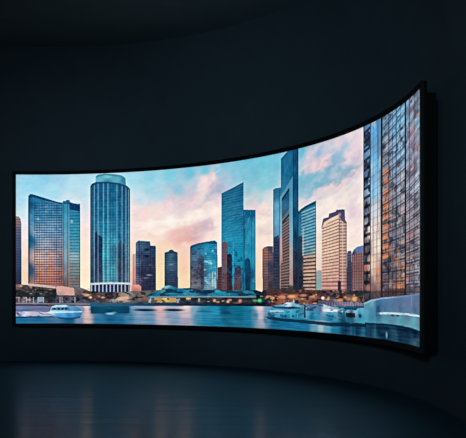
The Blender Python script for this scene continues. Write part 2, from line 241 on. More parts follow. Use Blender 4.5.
["spot",4.209,1.163,0.023,0.019,[220,240,248],0.7,0],
["mottle",[[3.741,1.468],[4.041,1.459],[4.041,0.672],[3.741,0.672]],0.07,0.05,18,[30,40,66],0.6,0.4],
["mottle",[[4.041,1.496],[4.345,1.485],[4.345,0.672],[4.041,0.672]],0.08,0.05,19,[190,220,228],0.66,0.5],
["mottle",[[4.041,1.047],[4.345,1.041],[4.345,0.672],[4.041,0.672]],0.07,0.05,20,[30,90,130],0.6,0.35],
["noise",[[3.718,1.488],[3.753,1.517],[3.903,1.554],[4.111,1.576],[4.289,1.591],[4.349,1.552],[4.359,0.653],[3.718,0.653]],12,0.06,0.05,13,0],
["fill","brown_infill_block",[[4.359,1.087],[4.462,1.104],[4.474,0.653],[4.359,0.653]],[[4.392,1.041,66,44,50],[4.415,0.764,80,46,46]],1],
["rows",[[4.359,1.097],[4.474,1.094],[4.474,0.653],[4.359,0.653]],4.415,0.653,0.0492,0.4,[130,80,70],0.4,0,0],
["fill","slanted_tower",[[4.448,2.449],[4.972,2.608],[4.977,2.112],[5.262,2.086],[5.267,0.618],[4.453,0.616]],[[4.51,2.36,26,98,132],[4.699,2.38,24,98,136],[4.89,2.472,22,90,128],[4.51,2.103,34,116,150],[4.747,2.086,30,112,148],[4.89,2.076,24,100,138],[4.557,1.807,28,128,166],[4.795,1.793,26,124,162],[4.604,1.548,30,140,176],[4.818,1.539,22,140,180],[4.818,1.286,16,148,188],[4.818,1.105,20,140,176],[4.998,1.835,22,100,138],[5.107,2.042,20,98,138],[5.107,1.828,30,128,166],[5.107,1.472,30,132,168],[5.216,1.733,42,146,178],[5.216,1.202,40,146,176],[5.216,0.759,36,118,146],[5.083,0.938,20,80,112]],1],
["rows",[[4.448,2.449],[4.972,2.608],[4.972,1.478],[4.448,1.5]],4.699,1.49,0.0471,0.35,[60,150,184],0.3,0.06,0],
["noise",[[4.448,2.449],[4.972,2.608],[4.972,1.478],[4.448,1.5]],14,0.16,0.035,14,0.28],
["fill","slanted_tower",[[4.462,1.536],[4.533,1.57],[4.604,1.521],[4.614,0.653],[4.462,0.653]],[[4.51,1.461,110,82,92],[4.557,1.129,126,76,76],[4.533,0.763,110,60,60]],0.92],
["fill","slanted_tower",[[4.581,1.312],[4.628,1.339],[4.699,1.315],[4.699,0.653],[4.581,0.653]],[[4.628,1.219,34,30,52],[4.652,0.763,52,36,46]],0.95],
["fill","slanted_tower",[[4.759,1.07],[4.89,1.112],[4.914,1.067],[4.914,0.653],[4.699,0.653],[4.699,0.744],[4.759,0.798]],[[4.842,1.032,60,52,72],[4.818,0.852,96,66,74],[4.747,0.708,100,60,60]],0.92],
["fill","slanted_tower",[[4.998,1.208],[5.083,1.25],[5.141,1.204],[5.146,0.653],[4.998,0.653]],[[5.059,1.117,14,64,98],[5.083,0.76,14,46,76]],0.85],
["fill","slanted_tower",[[4.967,2.106],[5.01,2.103],[5.01,0.653],[4.967,0.653]],[[4.986,1.925,16,84,124],[4.986,1.209,18,100,138],[4.986,0.761,14,60,92]],0.8],
["fill","slanted_tower",[[5.01,2.058],[5.262,2.039],[5.262,1.942],[5.01,1.959]],[[5.131,2.004,16,92,134]],0.6],
["rows",[[4.462,1.536],[4.962,1.514],[4.962,0.653],[4.462,0.653]],4.699,0.653,0.0336,0.35,[20,60,90],0.3,0,0],
["mottle",[[4.462,1.481],[4.962,1.46],[4.962,0.653],[4.462,0.653]],0.06,0.05,28,[24,26,44],0.6,0.35],
["mottle",[[4.462,1.536],[4.962,1.514],[4.962,0.653],[4.462,0.653]],0.05,0.05,48,[40,140,176],0.66,0.3],
["mottle",[[4.986,2.069],[5.252,2.048],[5.252,0.653],[4.986,0.653]],0.05,0.12,49,[70,160,190],0.62,0.4],
["cols",[[4.448,2.449],[4.972,2.608],[4.977,2.112],[5.262,2.086],[5.267,0.618],[4.453,0.616]],[4.46],[0.018],[18,70,104],0.6],
["cols",[[4.962,2.106],[5.277,2.082],[5.277,0.636],[4.962,0.635]],[5.17],[0.017],[14,84,120],0.7],
["cols",[[4.962,2.106],[5.277,2.082],[5.277,0.636],[4.962,0.635]],[5.255],[0.022],[20,90,124],0.7],
["cols",[[4.462,1.536],[4.962,1.514],[4.962,0.671],[4.462,0.672]],[4.73],[0.019],[110,170,195],0.4],
["fill","brown_corner_tower",[[5.433,1.377],[5.473,1.414],[5.571,1.433],[5.695,1.421],[5.705,0.619],[5.438,0.618]],[[5.473,1.333,166,104,94],[5.546,1.296,160,98,90],[5.497,1.019,130,92,92],[5.522,0.758,110,80,80],[5.645,1.361,66,72,92],[5.645,1.05,52,62,84],[5.645,0.739,52,52,64]],1],
["rows",[[5.433,1.377],[5.473,1.414],[5.571,1.433],[5.695,1.421],[5.705,0.619],[5.438,0.618]],5.522,0.671,0.0463,0.38,[62,54,66],0.45,0,0],
["cols",[[5.433,1.377],[5.473,1.414],[5.571,1.433],[5.695,1.421],[5.705,0.619],[5.438,0.618]],[5.591,5.448],[0.02,0.02],[50,50,66],0.6],
["fill","framed_tower",[[5.7,2.382],[5.744,2.413],[5.894,2.417],[5.894,2.903],[6.005,2.975],[6.045,2.992],[6.336,3.178],[6.341,0.62],[5.7,0.619]],[[5.794,2.312,40,110,146],[5.794,2.107,88,160,192],[5.794,1.867,104,170,200],[5.794,1.662,96,150,184],[5.794,1.423,44,60,84],[5.794,1.149,40,52,74],[5.794,0.807,50,54,70],[5.97,2.835,26,104,144],[6.121,2.88,26,104,144],[6.045,2.656,24,106,146],[5.97,2.446,40,118,154],[6.261,2.859,14,68,108],[6.261,2.411,12,70,112],[6.261,1.914,18,78,116],[6.261,1.499,22,66,96],[6.261,1.134,36,52,72],[6.261,0.769,44,46,58]],1],
["noise",[[5.7,2.382],[5.744,2.413],[5.894,2.417],[5.894,2.903],[6.005,2.975],[6.045,2.992],[6.336,3.178],[6.341,0.62],[5.7,0.619]],9,0.05,0.1,15,0],
["cols",[[5.695,2.408],[5.894,2.387],[5.894,0.636],[5.695,0.636]],[5.715,5.864],[0.03,0.03],[26,72,104],0.6],
["fill","framed_tower",[[5.71,1.564],[5.834,1.617],[5.844,1.523],[5.844,0.636],[5.71,0.636]],[[5.769,1.441,34,48,76],[5.769,0.756,46,48,62]],0.75],
["fill","framed_tower",[[5.869,2.253],[6.187,2.562],[6.197,0.636],[5.869,0.636]],[[5.907,2.164,84,152,184],[6.071,2.417,72,142,174],[6.159,2.34,70,140,172],[6.159,2.006,92,156,186],[6.159,1.588,120,168,190],[6.159,1.254,170,160,162],[6.159,0.837,170,140,130],[5.907,1.774,116,170,194],[5.907,1.434,150,160,172],[5.907,1.146,165,130,120]],1],
["fill","framed_tower",[[5.919,2.18],[5.929,2.23],[6.103,2.388],[6.111,0.636],[5.884,0.636],[5.884,1.146],[5.919,1.213]],[[6.02,2.255,26,86,122],[6.02,2.086,44,106,140],[6.045,1.966,56,86,108],[5.995,1.818,80,74,84],[6.02,1.597,88,72,78],[5.995,1.345,82,66,70],[5.995,1.008,86,72,72],[5.97,0.755,76,62,62]],1],
["fill","framed_tower",[[5.909,2.173],[5.917,2.228],[6.103,2.392],[6.103,2.336],[5.945,2.195]],[[5.995,2.274,12,54,88]],1],
["fill","framed_tower",[[5.919,1.824],[6.106,1.961],[6.106,1.91],[5.919,1.773]],[[5.995,1.869,28,44,62]],0.8],
["fill","framed_tower",[[5.919,1.875],[6.106,2.044],[6.106,1.961],[5.919,1.824]],[[5.995,1.92,120,140,152]],0.5],
["rows",[[5.919,1.79],[6.111,1.91],[6.111,0.67],[5.884,0.67],[5.884,1.146],[5.919,1.213]],6.02,0.67,0.0498,0.4,[176,148,138],0.5,0.35,0],
["fill","framed_tower",[[5.894,2.903],[6.005,2.975],[6.033,2.978],[5.924,2.875],[5.924,2.417],[5.894,2.404]],[[5.945,2.872,20,78,112]],0.7],
["fill","framed_tower",[[5.859,1.522],[5.919,1.586],[5.94,1.145],[5.894,1.112],[5.859,1.079]],[[5.894,1.35,206,150,140]],0.5],
["cols",[[6.172,3.006],[6.341,2.979],[6.341,0.637],[6.172,0.636]],[6.208,6.328],[0.025,0.026],[10,54,90],0.6],
["cols",[[6.172,1.638],[6.341,1.626],[6.341,0.637],[6.172,0.636]],[6.274],[0.03],[20,30,48],0.5],
["rows",[[5.705,1.53],[5.879,1.521],[5.879,0.67],[5.705,0.67]],5.794,0.67,0.0534,0.35,[80,90,108],0.3,0,0],
["fill","banded_tower",[[6.341,1.965],[6.389,1.995],[6.506,2.036],[6.662,2.072],[6.793,2.097],[6.804,0.621],[6.341,0.62]],[[6.402,1.852,30,104,138],[6.584,1.886,36,120,154],[6.714,1.922,34,118,152],[6.428,1.621,40,118,150],[6.61,1.608,32,126,160],[6.714,1.553,32,120,152],[6.454,1.39,60,104,128],[6.61,1.349,52,112,136],[6.402,1.195,50,52,66],[6.61,1.187,120,108,106],[6.714,1.183,128,110,104],[6.61,0.993,150,112,98],[6.741,0.958,140,104,92],[6.61,0.75,130,96,84],[6.402,0.834,44,42,54]],1],
["rows",[[6.413,1.95],[6.793,2.042],[6.799,1.212],[6.413,1.228]],6.61,1.22,0.0507,0.42,[168,204,214],0.6,0.12,0],
["noise",[[6.413,1.95],[6.793,2.042],[6.799,1.212],[6.413,1.228]],14,0.1,0.04,16,0],
["rows",[[6.464,1.226],[6.799,1.244],[6.799,0.653],[6.464,0.653]],6.61,0.637,0.0586,0.5,[212,172,148],0.72,0.05,0],
["rows",[[6.464,1.226],[6.799,1.244],[6.799,0.653],[6.464,0.653]],6.61,0.637,0.0586,0.32,[36,34,46],0.7,0.05,0.5],
["fill","banded_tower",[[6.341,1.965],[6.389,1.995],[6.506,2.036],[6.662,2.072],[6.793,2.097],[6.793,2.049],[6.61,2.022],[6.454,1.979],[6.341,1.915]],[[6.532,2.02,22,66,98]],0.9],
["cols",[[6.341,1.965],[6.389,1.995],[6.506,2.036],[6.662,2.072],[6.793,2.097],[6.804,0.621],[6.341,0.62]],[6.785],[0.023],[24,76,104],0.6],
["fill","banded_tower",[[6.341,1.56],[6.433,1.555],[6.433,0.637],[6.341,0.637]],[[6.377,1.41,30,48,70],[6.377,0.834,34,38,50]],0.75],
["cols",[[6.438,1.685],[6.49,1.682],[6.49,1.224],[6.438,1.227]],[6.459],[0.036],[188,180,178],0.55],
["fill","pale_green_block",[[6.804,0.956],[6.846,0.987],[6.942,0.977],[6.942,0.621],[6.804,0.621]],[[6.846,0.923,150,165,160],[6.873,0.748,130,165,165]],1],
["fill","beige_tower",[[6.942,1.664],[6.963,1.741],[6.985,1.792],[7.13,1.804],[7.141,1.856],[7.321,1.869],[7.348,1.894],[7.57,1.88],[7.587,1.717],[7.626,1.677],[7.638,0.623],[6.942,0.621]],[[7.033,1.609,230,194,168],[7.277,1.668,234,198,172],[7.033,1.296,234,196,168],[7.304,1.282,236,191,163],[7.033,0.982,230,180,156],[7.304,0.944,224,170,150],[7.06,0.731,209,148,134],[7.332,0.73,210,152,141],[7.525,1.602,199,165,152],[7.525,1.271,204,161,145],[7.525,0.969,193,146,136],[7.525,0.728,193,130,125]],1],
["rows",[[6.953,1.663],[7.409,1.794],[7.409,0.805],[6.953,0.811]],7.168,0.808,0.0482,0.36,[112,74,70],0.62,0.14,0],
["noise",[[6.953,1.663],[7.409,1.794],[7.409,0.805],[6.953,0.811]],9,0.07,0.05,17,0],
["cols",[[6.953,1.663],[7.409,1.794],[7.409,0.805],[6.953,0.811]],[6.993,7.076,7.16,7.244,7.329],[0.016,0.016,0.016,0.016,0.016],[150,100,90],0.22],
["rows",[[7.409,1.794],[7.632,1.683],[7.632,0.802],[7.409,0.805]],7.525,0.804,0.0467,0.45,[104,74,76],0.6,-0.05,0],
["cols",[[6.942,1.664],[6.963,1.741],[6.985,1.792],[7.13,1.804],[7.141,1.856],[7.321,1.869],[7.348,1.894],[7.57,1.88],[7.587,1.717],[7.626,1.677],[7.638,0.623],[6.942,0.621]],[7.425],[0.025],[104,66,66],0.6],
["cols",[[6.942,1.664],[6.963,1.741],[6.985,1.792],[7.13,1.804],[7.141,1.856],[7.321,1.869],[7.348,1.894],[7.57,1.88],[7.587,1.717],[7.626,1.677],[7.638,0.623],[6.942,0.621]],[7.514],[0.039],[222,184,160],0.6],
["cols",[[6.942,1.664],[6.963,1.741],[6.985,1.792],[7.13,1.804],[7.141,1.856],[7.321,1.869],[7.348,1.894],[7.57,1.88],[7.587,1.717],[7.626,1.677],[7.638,0.623],[6.942,0.621]],[7.615],[0.034],[110,86,92],0.6],
["fill","beige_tower",[[6.942,1.664],[6.963,1.741],[6.985,1.792],[7.13,1.804],[7.141,1.856],[7.321,1.869],[7.348,1.894],[7.57,1.88],[7.587,1.717],[7.626,1.677],[7.626,1.653],[7.47,1.721],[7.414,1.818],[7.195,1.783],[7.006,1.731],[6.947,1.632]],[[7.06,1.764,92,86,112],[7.277,1.837,84,80,110],[7.497,1.831,74,74,108],[7.581,1.702,96,84,104]],1],
["spot",7.431,1.814,0.042,0.03,[210,170,160],0.6,0],
["rows",[[6.942,0.811],[7.638,0.802],[7.638,0.623],[6.942,0.621]],7.249,0.622,0.0617,0.4,[120,74,76],0.6,0,0],
["fill","beige_tower",[[7.376,0.806],[7.47,0.804],[7.47,0.638],[7.376,0.638]],[[7.414,0.729,36,34,52]],0.85],
["fill","dark_sliver_tower",[[7.638,1.212],[7.666,1.248],[7.745,1.25],[7.768,1.222],[7.78,0.623],[7.632,0.623]],[[7.694,1.202,92,96,118],[7.694,1.039,66,68,92],[7.694,0.816,60,60,80],[7.694,0.698,64,60,76]],1],
["rows",[[7.638,1.212],[7.666,1.248],[7.745,1.25],[7.768,1.222],[7.78,0.623],[7.632,0.623]],7.694,0.668,0.0434,0.4,[36,40,60],0.45,0,0],
["fill","maroon_tower",[[7.774,1.198],[7.826,1.258],[7.918,1.293],[8.011,1.302],[8.112,1.305],[8.112,0.624],[7.774,0.623]],[[7.866,1.136,140,98,100],[8.011,1.158,146,104,104],[7.924,0.958,140,92,88],[7.924,0.74,140,104,104]],1],
["cols",[[7.774,1.198],[7.826,1.258],[7.918,1.293],[8.011,1.302],[8.112,1.305],[8.112,0.624],[7.774,0.623]],[7.791,7.854,7.918,7.982,8.047],[0.023,0.023,0.024,0.024,0.023],[70,50,64],0.6],
["rows",[[7.774,1.198],[7.826,1.258],[7.918,1.293],[8.011,1.302],[8.112,1.305],[8.112,0.624],[7.774,0.623]],7.924,0.653,0.0414,0.25,[80,54,62],0.4,0,0],
["fill","maroon_tower",[[7.774,1.198],[7.826,1.258],[7.918,1.293],[8.011,1.302],[8.112,1.305],[8.112,1.211],[7.924,1.212],[7.78,1.175]],[[7.895,1.266,104,126,168],[8.07,1.27,98,122,165],[7.837,1.201,60,66,100]],1],
["fill","corner_block",[[8.106,3.672],[10.116,3.323],[10.116,0.595],[9.294,0.538],[8.106,0.453]],[[8.189,2.868,76,111,151],[8.189,2.371,83,108,144],[8.189,1.803,87,88,108],[8.189,1.235,89,77,85],[8.189,0.738,83,70,78],[8.432,2.887,98,173,226],[8.432,2.401,111,189,235],[8.432,2.054,142,200,235],[8.432,1.749,215,220,228],[8.402,1.502,241,216,203],[8.526,1.285,254,227,210],[8.432,1.055,243,198,174],[8.495,0.832,193,133,110],[8.432,0.639,127,97,96],[8.814,2.87,105,142,169],[8.814,2.536,116,124,142],[8.814,2.136,160,131,128],[8.814,1.735,171,124,105],[8.814,1.267,160,117,101],[8.814,0.96,83,77,94],[8.814,0.666,89,75,82],[9.117,2.84,116,180,226],[9.117,2.478,129,176,217],[9.117,2.154,127,153,183],[9.117,1.766,124,137,158],[9.117,1.313,107,115,135],[9.117,0.925,102,95,108],[9.117,0.666,127,93,89],[9.367,2.87,124,187,224],[9.367,2.429,138,187,224],[9.367,1.988,171,176,194],[9.367,1.61,171,162,171],[9.367,1.169,146,140,146],[9.367,0.854,171,124,101],[9.367,0.665,138,95,85],[9.752,2.897,149,164,192],[9.752,2.475,160,151,176],[9.752,2.052,153,153,178],[9.752,1.63,149,142,158],[9.752,1.208,140,126,137],[9.752,0.846,127,117,128],[9.752,0.689,94,104,121],[10.007,2.773,138,187,212],[10.007,1.953,171,187,203],[10.007,1.016,160,160,169]],1],
["mottle",[[8.106,3.672],[8.31,3.615],[8.31,0.456],[8.106,0.453]],0.1,0.11,21,[30,36,50],0.5,0.8],
["mottle",[[8.106,3.672],[8.31,3.615],[8.31,0.456],[8.106,0.453]],0.09,0.12,22,[110,140,170],0.66,0.6],
["rows",[[8.106,3.672],[8.31,3.615],[8.31,0.456],[8.106,0.453]],8.189,0.667,0.1336,0.35,[24,28,40],0.7,0.12,0],
["mottle",[[8.31,3.615],[8.652,3.518],[8.652,0.463],[8.31,0.456]],0.12,0.3,23,[228,214,204],0.66,0.5],
["mottle",[[8.31,3.615],[8.652,3.518],[8.652,0.463],[8.31,0.456]],0.07,0.9,29,[40,92,132],0.55,0.45],
["rows",[[8.31,3.615],[8.652,3.518],[8.652,0.463],[8.31,0.456]],8.463,0.667,0.1006,0.2,[70,84,104],0.16,0.12,0],
["cols",[[8.31,3.615],[8.652,3.518],[8.652,0.463],[8.31,0.456]],[8.42,8.538],[0.022,0.022],[60,110,150],0.3],
["cols",[[8.106,3.672],[8.31,3.615],[8.31,0.456],[8.106,0.453]],[8.121],[0.033],[26,30,44],0.85],
["cols",[[8.31,3.615],[8.652,3.518],[8.652,0.463],[8.31,0.456]],[8.322],[0.028],[30,44,62],0.7],
["mottle",[[8.684,2.561],[9.463,2.535],[9.463,0.541],[8.684,0.531]],0.22,0.12,24,[50,54,68],0.6,0.6],
["mottle",[[8.684,3.509],[9.463,3.533],[9.463,0.541],[8.684,0.531]],0.18,0.15,25,[190,190,196],0.7,0.55],
["mottle",[[9.478,3.528],[10.116,3.323],[10.116,0.549],[9.478,0.541]],0.3,0.13,26,[66,62,78],0.6,0.5],
["mottle",[[9.478,3.528],[10.116,3.323],[10.116,0.549],[9.478,0.541]],0.25,0.13,27,[206,150,146],0.66,0.6],
["fill",None,[[8.716,2.264],[8.9,2.287],[8.9,2.194],[8.716,2.183]],[[8.781,2.221,226,124,74]],0.6],
["fill",None,[[8.716,2.122],[8.9,2.148],[8.9,2.055],[8.716,2.041]],[[8.781,2.08,226,124,74]],0.6],
["fill",None,[[8.716,1.98],[8.9,2.009],[8.9,1.916],[8.716,1.899]],[[8.781,1.94,226,124,74]],0.85],
["fill",None,[[8.716,1.832],[8.9,1.863],[8.9,1.77],[8.716,1.751]],[[8.781,1.792,226,124,74]],0.85],
["fill",None,[[8.716,1.69],[8.9,1.724],[8.9,1.631],[8.716,1.609]],[[8.781,1.651,226,124,74]],0.85],
["fill",None,[[8.716,1.555],[8.9,1.592],[8.9,1.499],[8.716,1.474]],[[8.781,1.517,226,124,74]],0.85],
["fill",None,[[8.716,1.42],[8.9,1.459],[8.9,1.367],[8.716,1.34]],[[8.781,1.383,226,124,74]],0.85],
["fill",None,[[8.716,1.286],[8.9,1.327],[8.9,1.234],[8.716,1.205]],[[8.781,1.249,226,124,74]],0.85],
["fill",None,[[8.716,1.157],[8.9,1.201],[8.9,1.108],[8.716,1.076]],[[8.781,1.122,226,124,74]],0.85],
["spot",9.294,0.704,0.08,0.041,[232,130,66],0.75,0],
["spot",9.187,0.756,0.078,0.042,[200,110,70],0.75,0],
["spot",9.403,0.766,0.082,0.04,[214,130,84],0.75,0],
["spot",9.152,1.027,0.076,0.041,[180,120,90],0.75,0],
["spot",9.33,0.944,0.08,0.041,[190,130,96],0.75,0],
["spot",8.526,0.942,0.069,0.044,[236,140,86],0.75,0],
["spot",8.249,0.695,0.067,0.045,[190,110,80],0.75,0],
["spot",8.189,0.979,0.066,0.045,[190,100,70],0.75,0],
["spot",9.712,1.332,0.088,0.039,[190,120,120],0.75,0],
["spot",9.632,1.008,0.087,0.04,[150,110,116],0.75,0],
["rows",[[8.684,3.509],[9.463,3.533],[9.463,0.541],[8.684,0.531]],8.781,0.653,0.131,0.2,[40,40,52],0.55,0.1,0],
["rows",[[9.478,3.528],[10.116,3.323],[10.116,0.549],[9.478,0.541]],9.752,0.653,0.1317,0.17,[42,42,54],0.55,0.13,0.3],
["rows",[[9.478,3.528],[10.116,3.323],[10.116,0.549],[9.478,0.541]],9.752,0.653,0.1317,0.1,[190,196,206],0.5,0.13,0.12],
["rows",[[8.684,3.509],[9.463,3.533],[9.463,0.541],[8.684,0.531]],8.781,0.653,0.131,0.08,[176,180,190],0.4,0.1,0.2],
["cols",[[8.684,3.509],[9.463,3.533],[9.463,0.541],[8.684,0.531]],[8.91,9.159],[0.03,0.032],[34,36,48],0.8],
["cols",[[8.684,3.509],[9.463,3.533],[9.463,0.541],[8.684,0.531]],[9.035,9.308],[0.021,0.022],[50,54,68],0.55],
["cols",[[9.478,3.528],[10.116,3.323],[10.116,0.549],[9.478,0.541]],[9.656,9.843],[0.032,0.034],[60,50,62],0.6],
["cols",[[9.478,3.528],[10.116,3.323],[10.116,0.549],[9.478,0.541]],[10.061],[0.041],[176,196,206],0.6],
["cols",[[8.106,3.672],[10.116,3.323],[10.116,0.595],[9.294,0.538],[8.106,0.453]],[8.671],[0.061],[34,30,38],0.9],
["cols",[[8.106,3.672],[10.116,3.323],[10.116,0.595],[9.294,0.538],[8.106,0.453]],[9.493],[0.065],[26,30,44],0.9],
["fill",None,[[8.106,0.639],[10.116,0.711],[10.116,0.549],[8.106,0.438]],[[8.31,0.569,40,50,60],[8.495,0.612,60,50,54],[9.294,0.64,60,46,48],[9.877,0.665,56,66,80]],0.55],
["noise",[[0.239,2.53],[1.305,2.522],[1.305,0.673],[0.239,0.674]],11,0.035,0.035,60,0],
["noise",[[1.537,2.717],[2.375,2.687],[2.375,0.792],[1.537,0.794]],11,0.035,0.035,61,0],
["noise",[[2.485,1.579],[2.949,1.568],[2.949,0.673],[2.485,0.673]],8.8,0.035,0.035,62,0],
["noise",[[3.128,1.37],[3.445,1.362],[3.445,0.672],[3.128,0.673]],7.700000000000001,0.035,0.035,63,0],
["noise",[[3.718,1.526],[4.345,1.504],[4.345,0.672],[3.718,0.672]],11,0.035,0.035,64,0],
["noise",[[4.462,2.437],[4.962,2.393],[4.962,0.671],[4.462,0.672]],8.8,0.035,0.035,65,0],
["noise",[[4.986,2.069],[5.252,2.048],[5.252,0.671],[4.986,0.671]],8.8,0.035,0.035,66,0],
["noise",[[5.423,1.405],[6.325,1.363],[6.325,0.637],[5.423,0.636]],9.9,0.035,0.035,67,0],
["noise",[[5.72,2.354],[5.894,2.336],[5.894,1.52],[5.72,1.529]],6.6000000000000005,0.035,0.035,68,0],
["noise",[[5.894,2.879],[6.325,2.817],[6.325,1.33],[5.894,1.35]],6.6000000000000005,0.035,0.035,69,0],
["noise",[[6.351,1.956],[6.793,1.915],[6.793,0.669],[6.351,0.67]],11,0.035,0.035,70,0],
["noise",[[6.953,1.678],[7.638,1.623],[7.638,0.668],[6.953,0.669]],8.8,0.035,0.035,71,0],
["noise",[[7.638,1.205],[8.1,1.183],[8.1,0.639],[7.638,0.638]],9.9,0.035,0.035,72,0],
["noise",[[8.129,2.952],[8.652,2.839],[8.652,0.531],[8.129,0.524]],11,0.035,0.035,73,0],
["noise",[[8.684,2.994],[10.098,2.657],[10.098,0.595],[8.684,0.585]],14.3,0.035,0.035,74,0],
["rows",[[8.684,3.509],[9.463,3.533],[9.463,0.541],[8.684,0.531]],8.781,0.653,0.0655,0.3,[30,32,44],0.25,0.1,0.45],
["rows",[[9.478,3.528],[10.116,3.323],[10.116,0.549],[9.478,0.541]],9.752,0.653,0.0658,0.25,[30,30,44],0.35,0.13,0.1],
["mottle",[[8.684,2.967],[9.463,3.034],[9.463,0.64],[8.684,0.639]],0.08,0.06,90,[24,28,40],0.66,0.5],
["mottle",[[8.684,2.155],[9.463,2.037],[9.463,0.64],[8.684,0.639]],0.1,0.07,91,[214,140,106],0.7,0.35],
["mottle",[[9.478,3.03],[10.116,3.092],[10.116,0.641],[9.478,0.64]],0.09,0.05,92,[34,32,44],0.68,0.4],
["fill","waterfront",[[-0.119,0.805],[0.239,0.774],[0.807,0.734],[1.18,0.714],[1.305,0.724],[1.431,0.683],[1.558,0.633],[2.375,0.634],[2.441,0.693],[2.507,0.653],[3.039,0.673],[3.604,0.682],[4.462,0.672],[5.277,0.671],[5.423,0.636],[5.744,0.67],[6.377,0.678],[6.899,0.669],[7.666,0.653],[8.1,0.653],[8.159,0.439],[6.377,0.406],[5.522,0.384],[3.604,0.358],[1.516,0.343],[-0.119,0.351]],[[0.04,0.754,110,80,76],[0.079,0.633,70,58,62],[0.159,0.472,96,88,100],[0.4,0.674,70,58,62],[0.4,0.552,34,46,50],[0.4,0.431,96,100,118],[0.684,0.653,84,70,74],[0.684,0.532,46,44,54],[0.889,0.472,70,72,90],[1.263,0.633,110,100,104],[1.263,0.493,60,58,70],[1.263,0.392,86,96,116],[1.621,0.533,70,54,56],[1.621,0.413,70,84,104],[1.942,0.554,50,44,54],[1.942,0.434,110,100,104],[2.266,0.495,180,150,130],[2.266,0.396,60,84,108],[2.595,0.496,120,100,90],[2.595,0.398,34,62,86],[3.039,0.537,90,84,70],[3.039,0.401,30,60,84],[3.718,0.502,70,72,76],[3.718,0.407,32,54,74],[4.298,0.524,66,64,70],[4.298,0.412,24,46,66],[4.89,0.509,70,64,68],[4.89,0.419,26,40,58],[5.423,0.566,21,36,50],[5.326,0.425,30,46,62],[5.744,0.602,86,50,44],[5.869,0.517,136,78,57],[6.377,0.587,126,68,50],[6.377,0.489,122,85,74],[6.899,0.606,79,53,51],[6.899,0.51,108,74,69],[7.442,0.562,126,78,66],[7.304,0.484,79,70,86],[7.866,0.594,86,57,51],[7.866,0.521,136,88,69],[7.866,0.463,80,80,106]],1],
["noise",[[-0.119,0.805],[0.239,0.774],[0.807,0.734],[1.18,0.714],[1.305,0.724],[1.431,0.683],[1.558,0.633],[2.375,0.634],[2.441,0.693],[2.507,0.653],[3.039,0.673],[3.604,0.682],[4.462,0.672],[5.277,0.671],[5.423,0.636],[5.744,0.67],[6.377,0.678],[6.899,0.669],[7.666,0.653],[8.1,0.653],[8.159,0.439],[6.377,0.406],[5.522,0.384],[3.604,0.358],[1.516,0.343],[-0.119,0.351]],26,0.07,0.04,31,0],
["mottle",[[-0,0.674],[2.816,0.634],[2.816,0.419],[-0,0.411]],0.06,0.035,30,[24,28,36],0.6,0.75],
["mottle",[[-0,0.795],[1.516,0.714],[1.516,0.413],[-0,0.411]],0.1,0.04,32,[210,180,170],0.72,0.6],
["mottle",[[1.516,0.593],[5.62,0.601],[5.62,0.446],[1.516,0.413]],0.09,0.035,33,[226,186,140],0.74,0.7],
["mottle",[[5.423,0.671],[8.1,0.667],[8.1,0.467],[5.423,0.426]],0.08,0.035,34,[250,180,120],0.66,0.65],
["mottle",[[5.423,0.671],[8.1,0.667],[8.1,0.467],[5.423,0.426]],0.09,0.04,35,[34,28,38],0.54,0.75],
["fill",None,[[0.239,0.807],[0.481,0.787],[0.807,0.746],[0.807,0.702],[0.481,0.738],[0.239,0.762]],[[0.481,0.762,196,170,164]],1],
["fill",None,[[0.807,0.746],[0.931,0.754],[1.18,0.714],[1.192,0.565],[0.828,0.573]],[[0.889,0.674,216,168,154],[1.055,0.653,222,160,150],[1.138,0.633,206,160,150],[0.889,0.593,180,140,134]],1],
["fill",None,[[0.4,0.694],[0.766,0.663],[0.766,0.633],[0.4,0.661]],[[0.582,0.674,40,40,50]],0.8],
["mottle",[[-0,0.674],[0.807,0.674],[0.807,0.532],[-0,0.532]],0.16,0.06,36,[24,38,38],0.42,0.75],
["cols",[[0.04,0.532],[1.516,0.533],[1.516,0.413],[0.04,0.411]],[0.059,0.209,0.279,0.349,0.44,0.552,0.889,0.931,1.2],[0.015,0.016,0.016,0.017,0.016,0.016,0.017,0.017,0.017],[190,196,206],0.6],
["fill",None,[[0.44,0.528],[0.562,0.528],[0.562,0.435],[0.44,0.435]],[[0.501,0.492,150,180,200]],0.7],
["fill",None,[[-0,0.424],[0.807,0.403],[1.516,0.405],[1.516,0.381],[-0,0.391]],[[0.481,0.403,140,140,156]],0.7],
["fill",None,[[-0,0.387],[0.643,0.379],[0.643,0.339],[-0,0.351]],[[0.279,0.371,46,52,76]],0.8],
["fill",None,[[2.402,0.752],[2.463,0.783],[2.573,0.779],[2.617,0.744],[2.617,0.653],[2.402,0.653]],[[2.507,0.752,232,150,142],[2.507,0.673,200,110,104]],1],
["spot",1.452,0.573,0.068,0.026,[236,176,96],0.85,0],
["spot",1.526,0.525,0.032,0.024,[250,206,120],0.9,0],
["spot",1.389,0.593,0.05,0.02,[214,140,90],0.6,0],
["spot",1.792,0.524,0.043,0.02,[226,170,110],0.8,0],
["spot",1.707,0.553,0.043,0.018,[190,110,80],0.7,0],
["spot",2.158,0.495,0.074,0.044,[226,178,150],0.85,0],
["spot",2.288,0.507,0.066,0.04,[224,180,152],0.8,0],
["spot",2.028,0.464,0.065,0.031,[170,200,205],0.6,0],
["spot",2.31,0.456,0.057,0.016,[210,190,170],0.6,0],
["spot",2.705,0.508,0.089,0.025,[150,80,80],0.7,0],
["spot",3.673,0.511,0.06,0.025,[226,180,110],0.9,0],
["spot",3.926,0.484,0.023,0.038,[210,190,180],0.7,0],
["spot",4.286,0.477,0.035,0.029,[240,170,110],0.9,0],
["spot",4.368,0.45,0.047,0.018,[220,140,90],0.8,0],
["spot",4.604,0.461,0.038,0.027,[246,176,130],0.85,0],
["spot",4.652,0.489,0.047,0.018,[200,130,100],0.7,0],
["spot",4.89,0.473,0.043,0.032,[230,150,120],0.8,0],
["spot",4.842,0.437,0.071,0.015,[190,90,80],0.7,0],
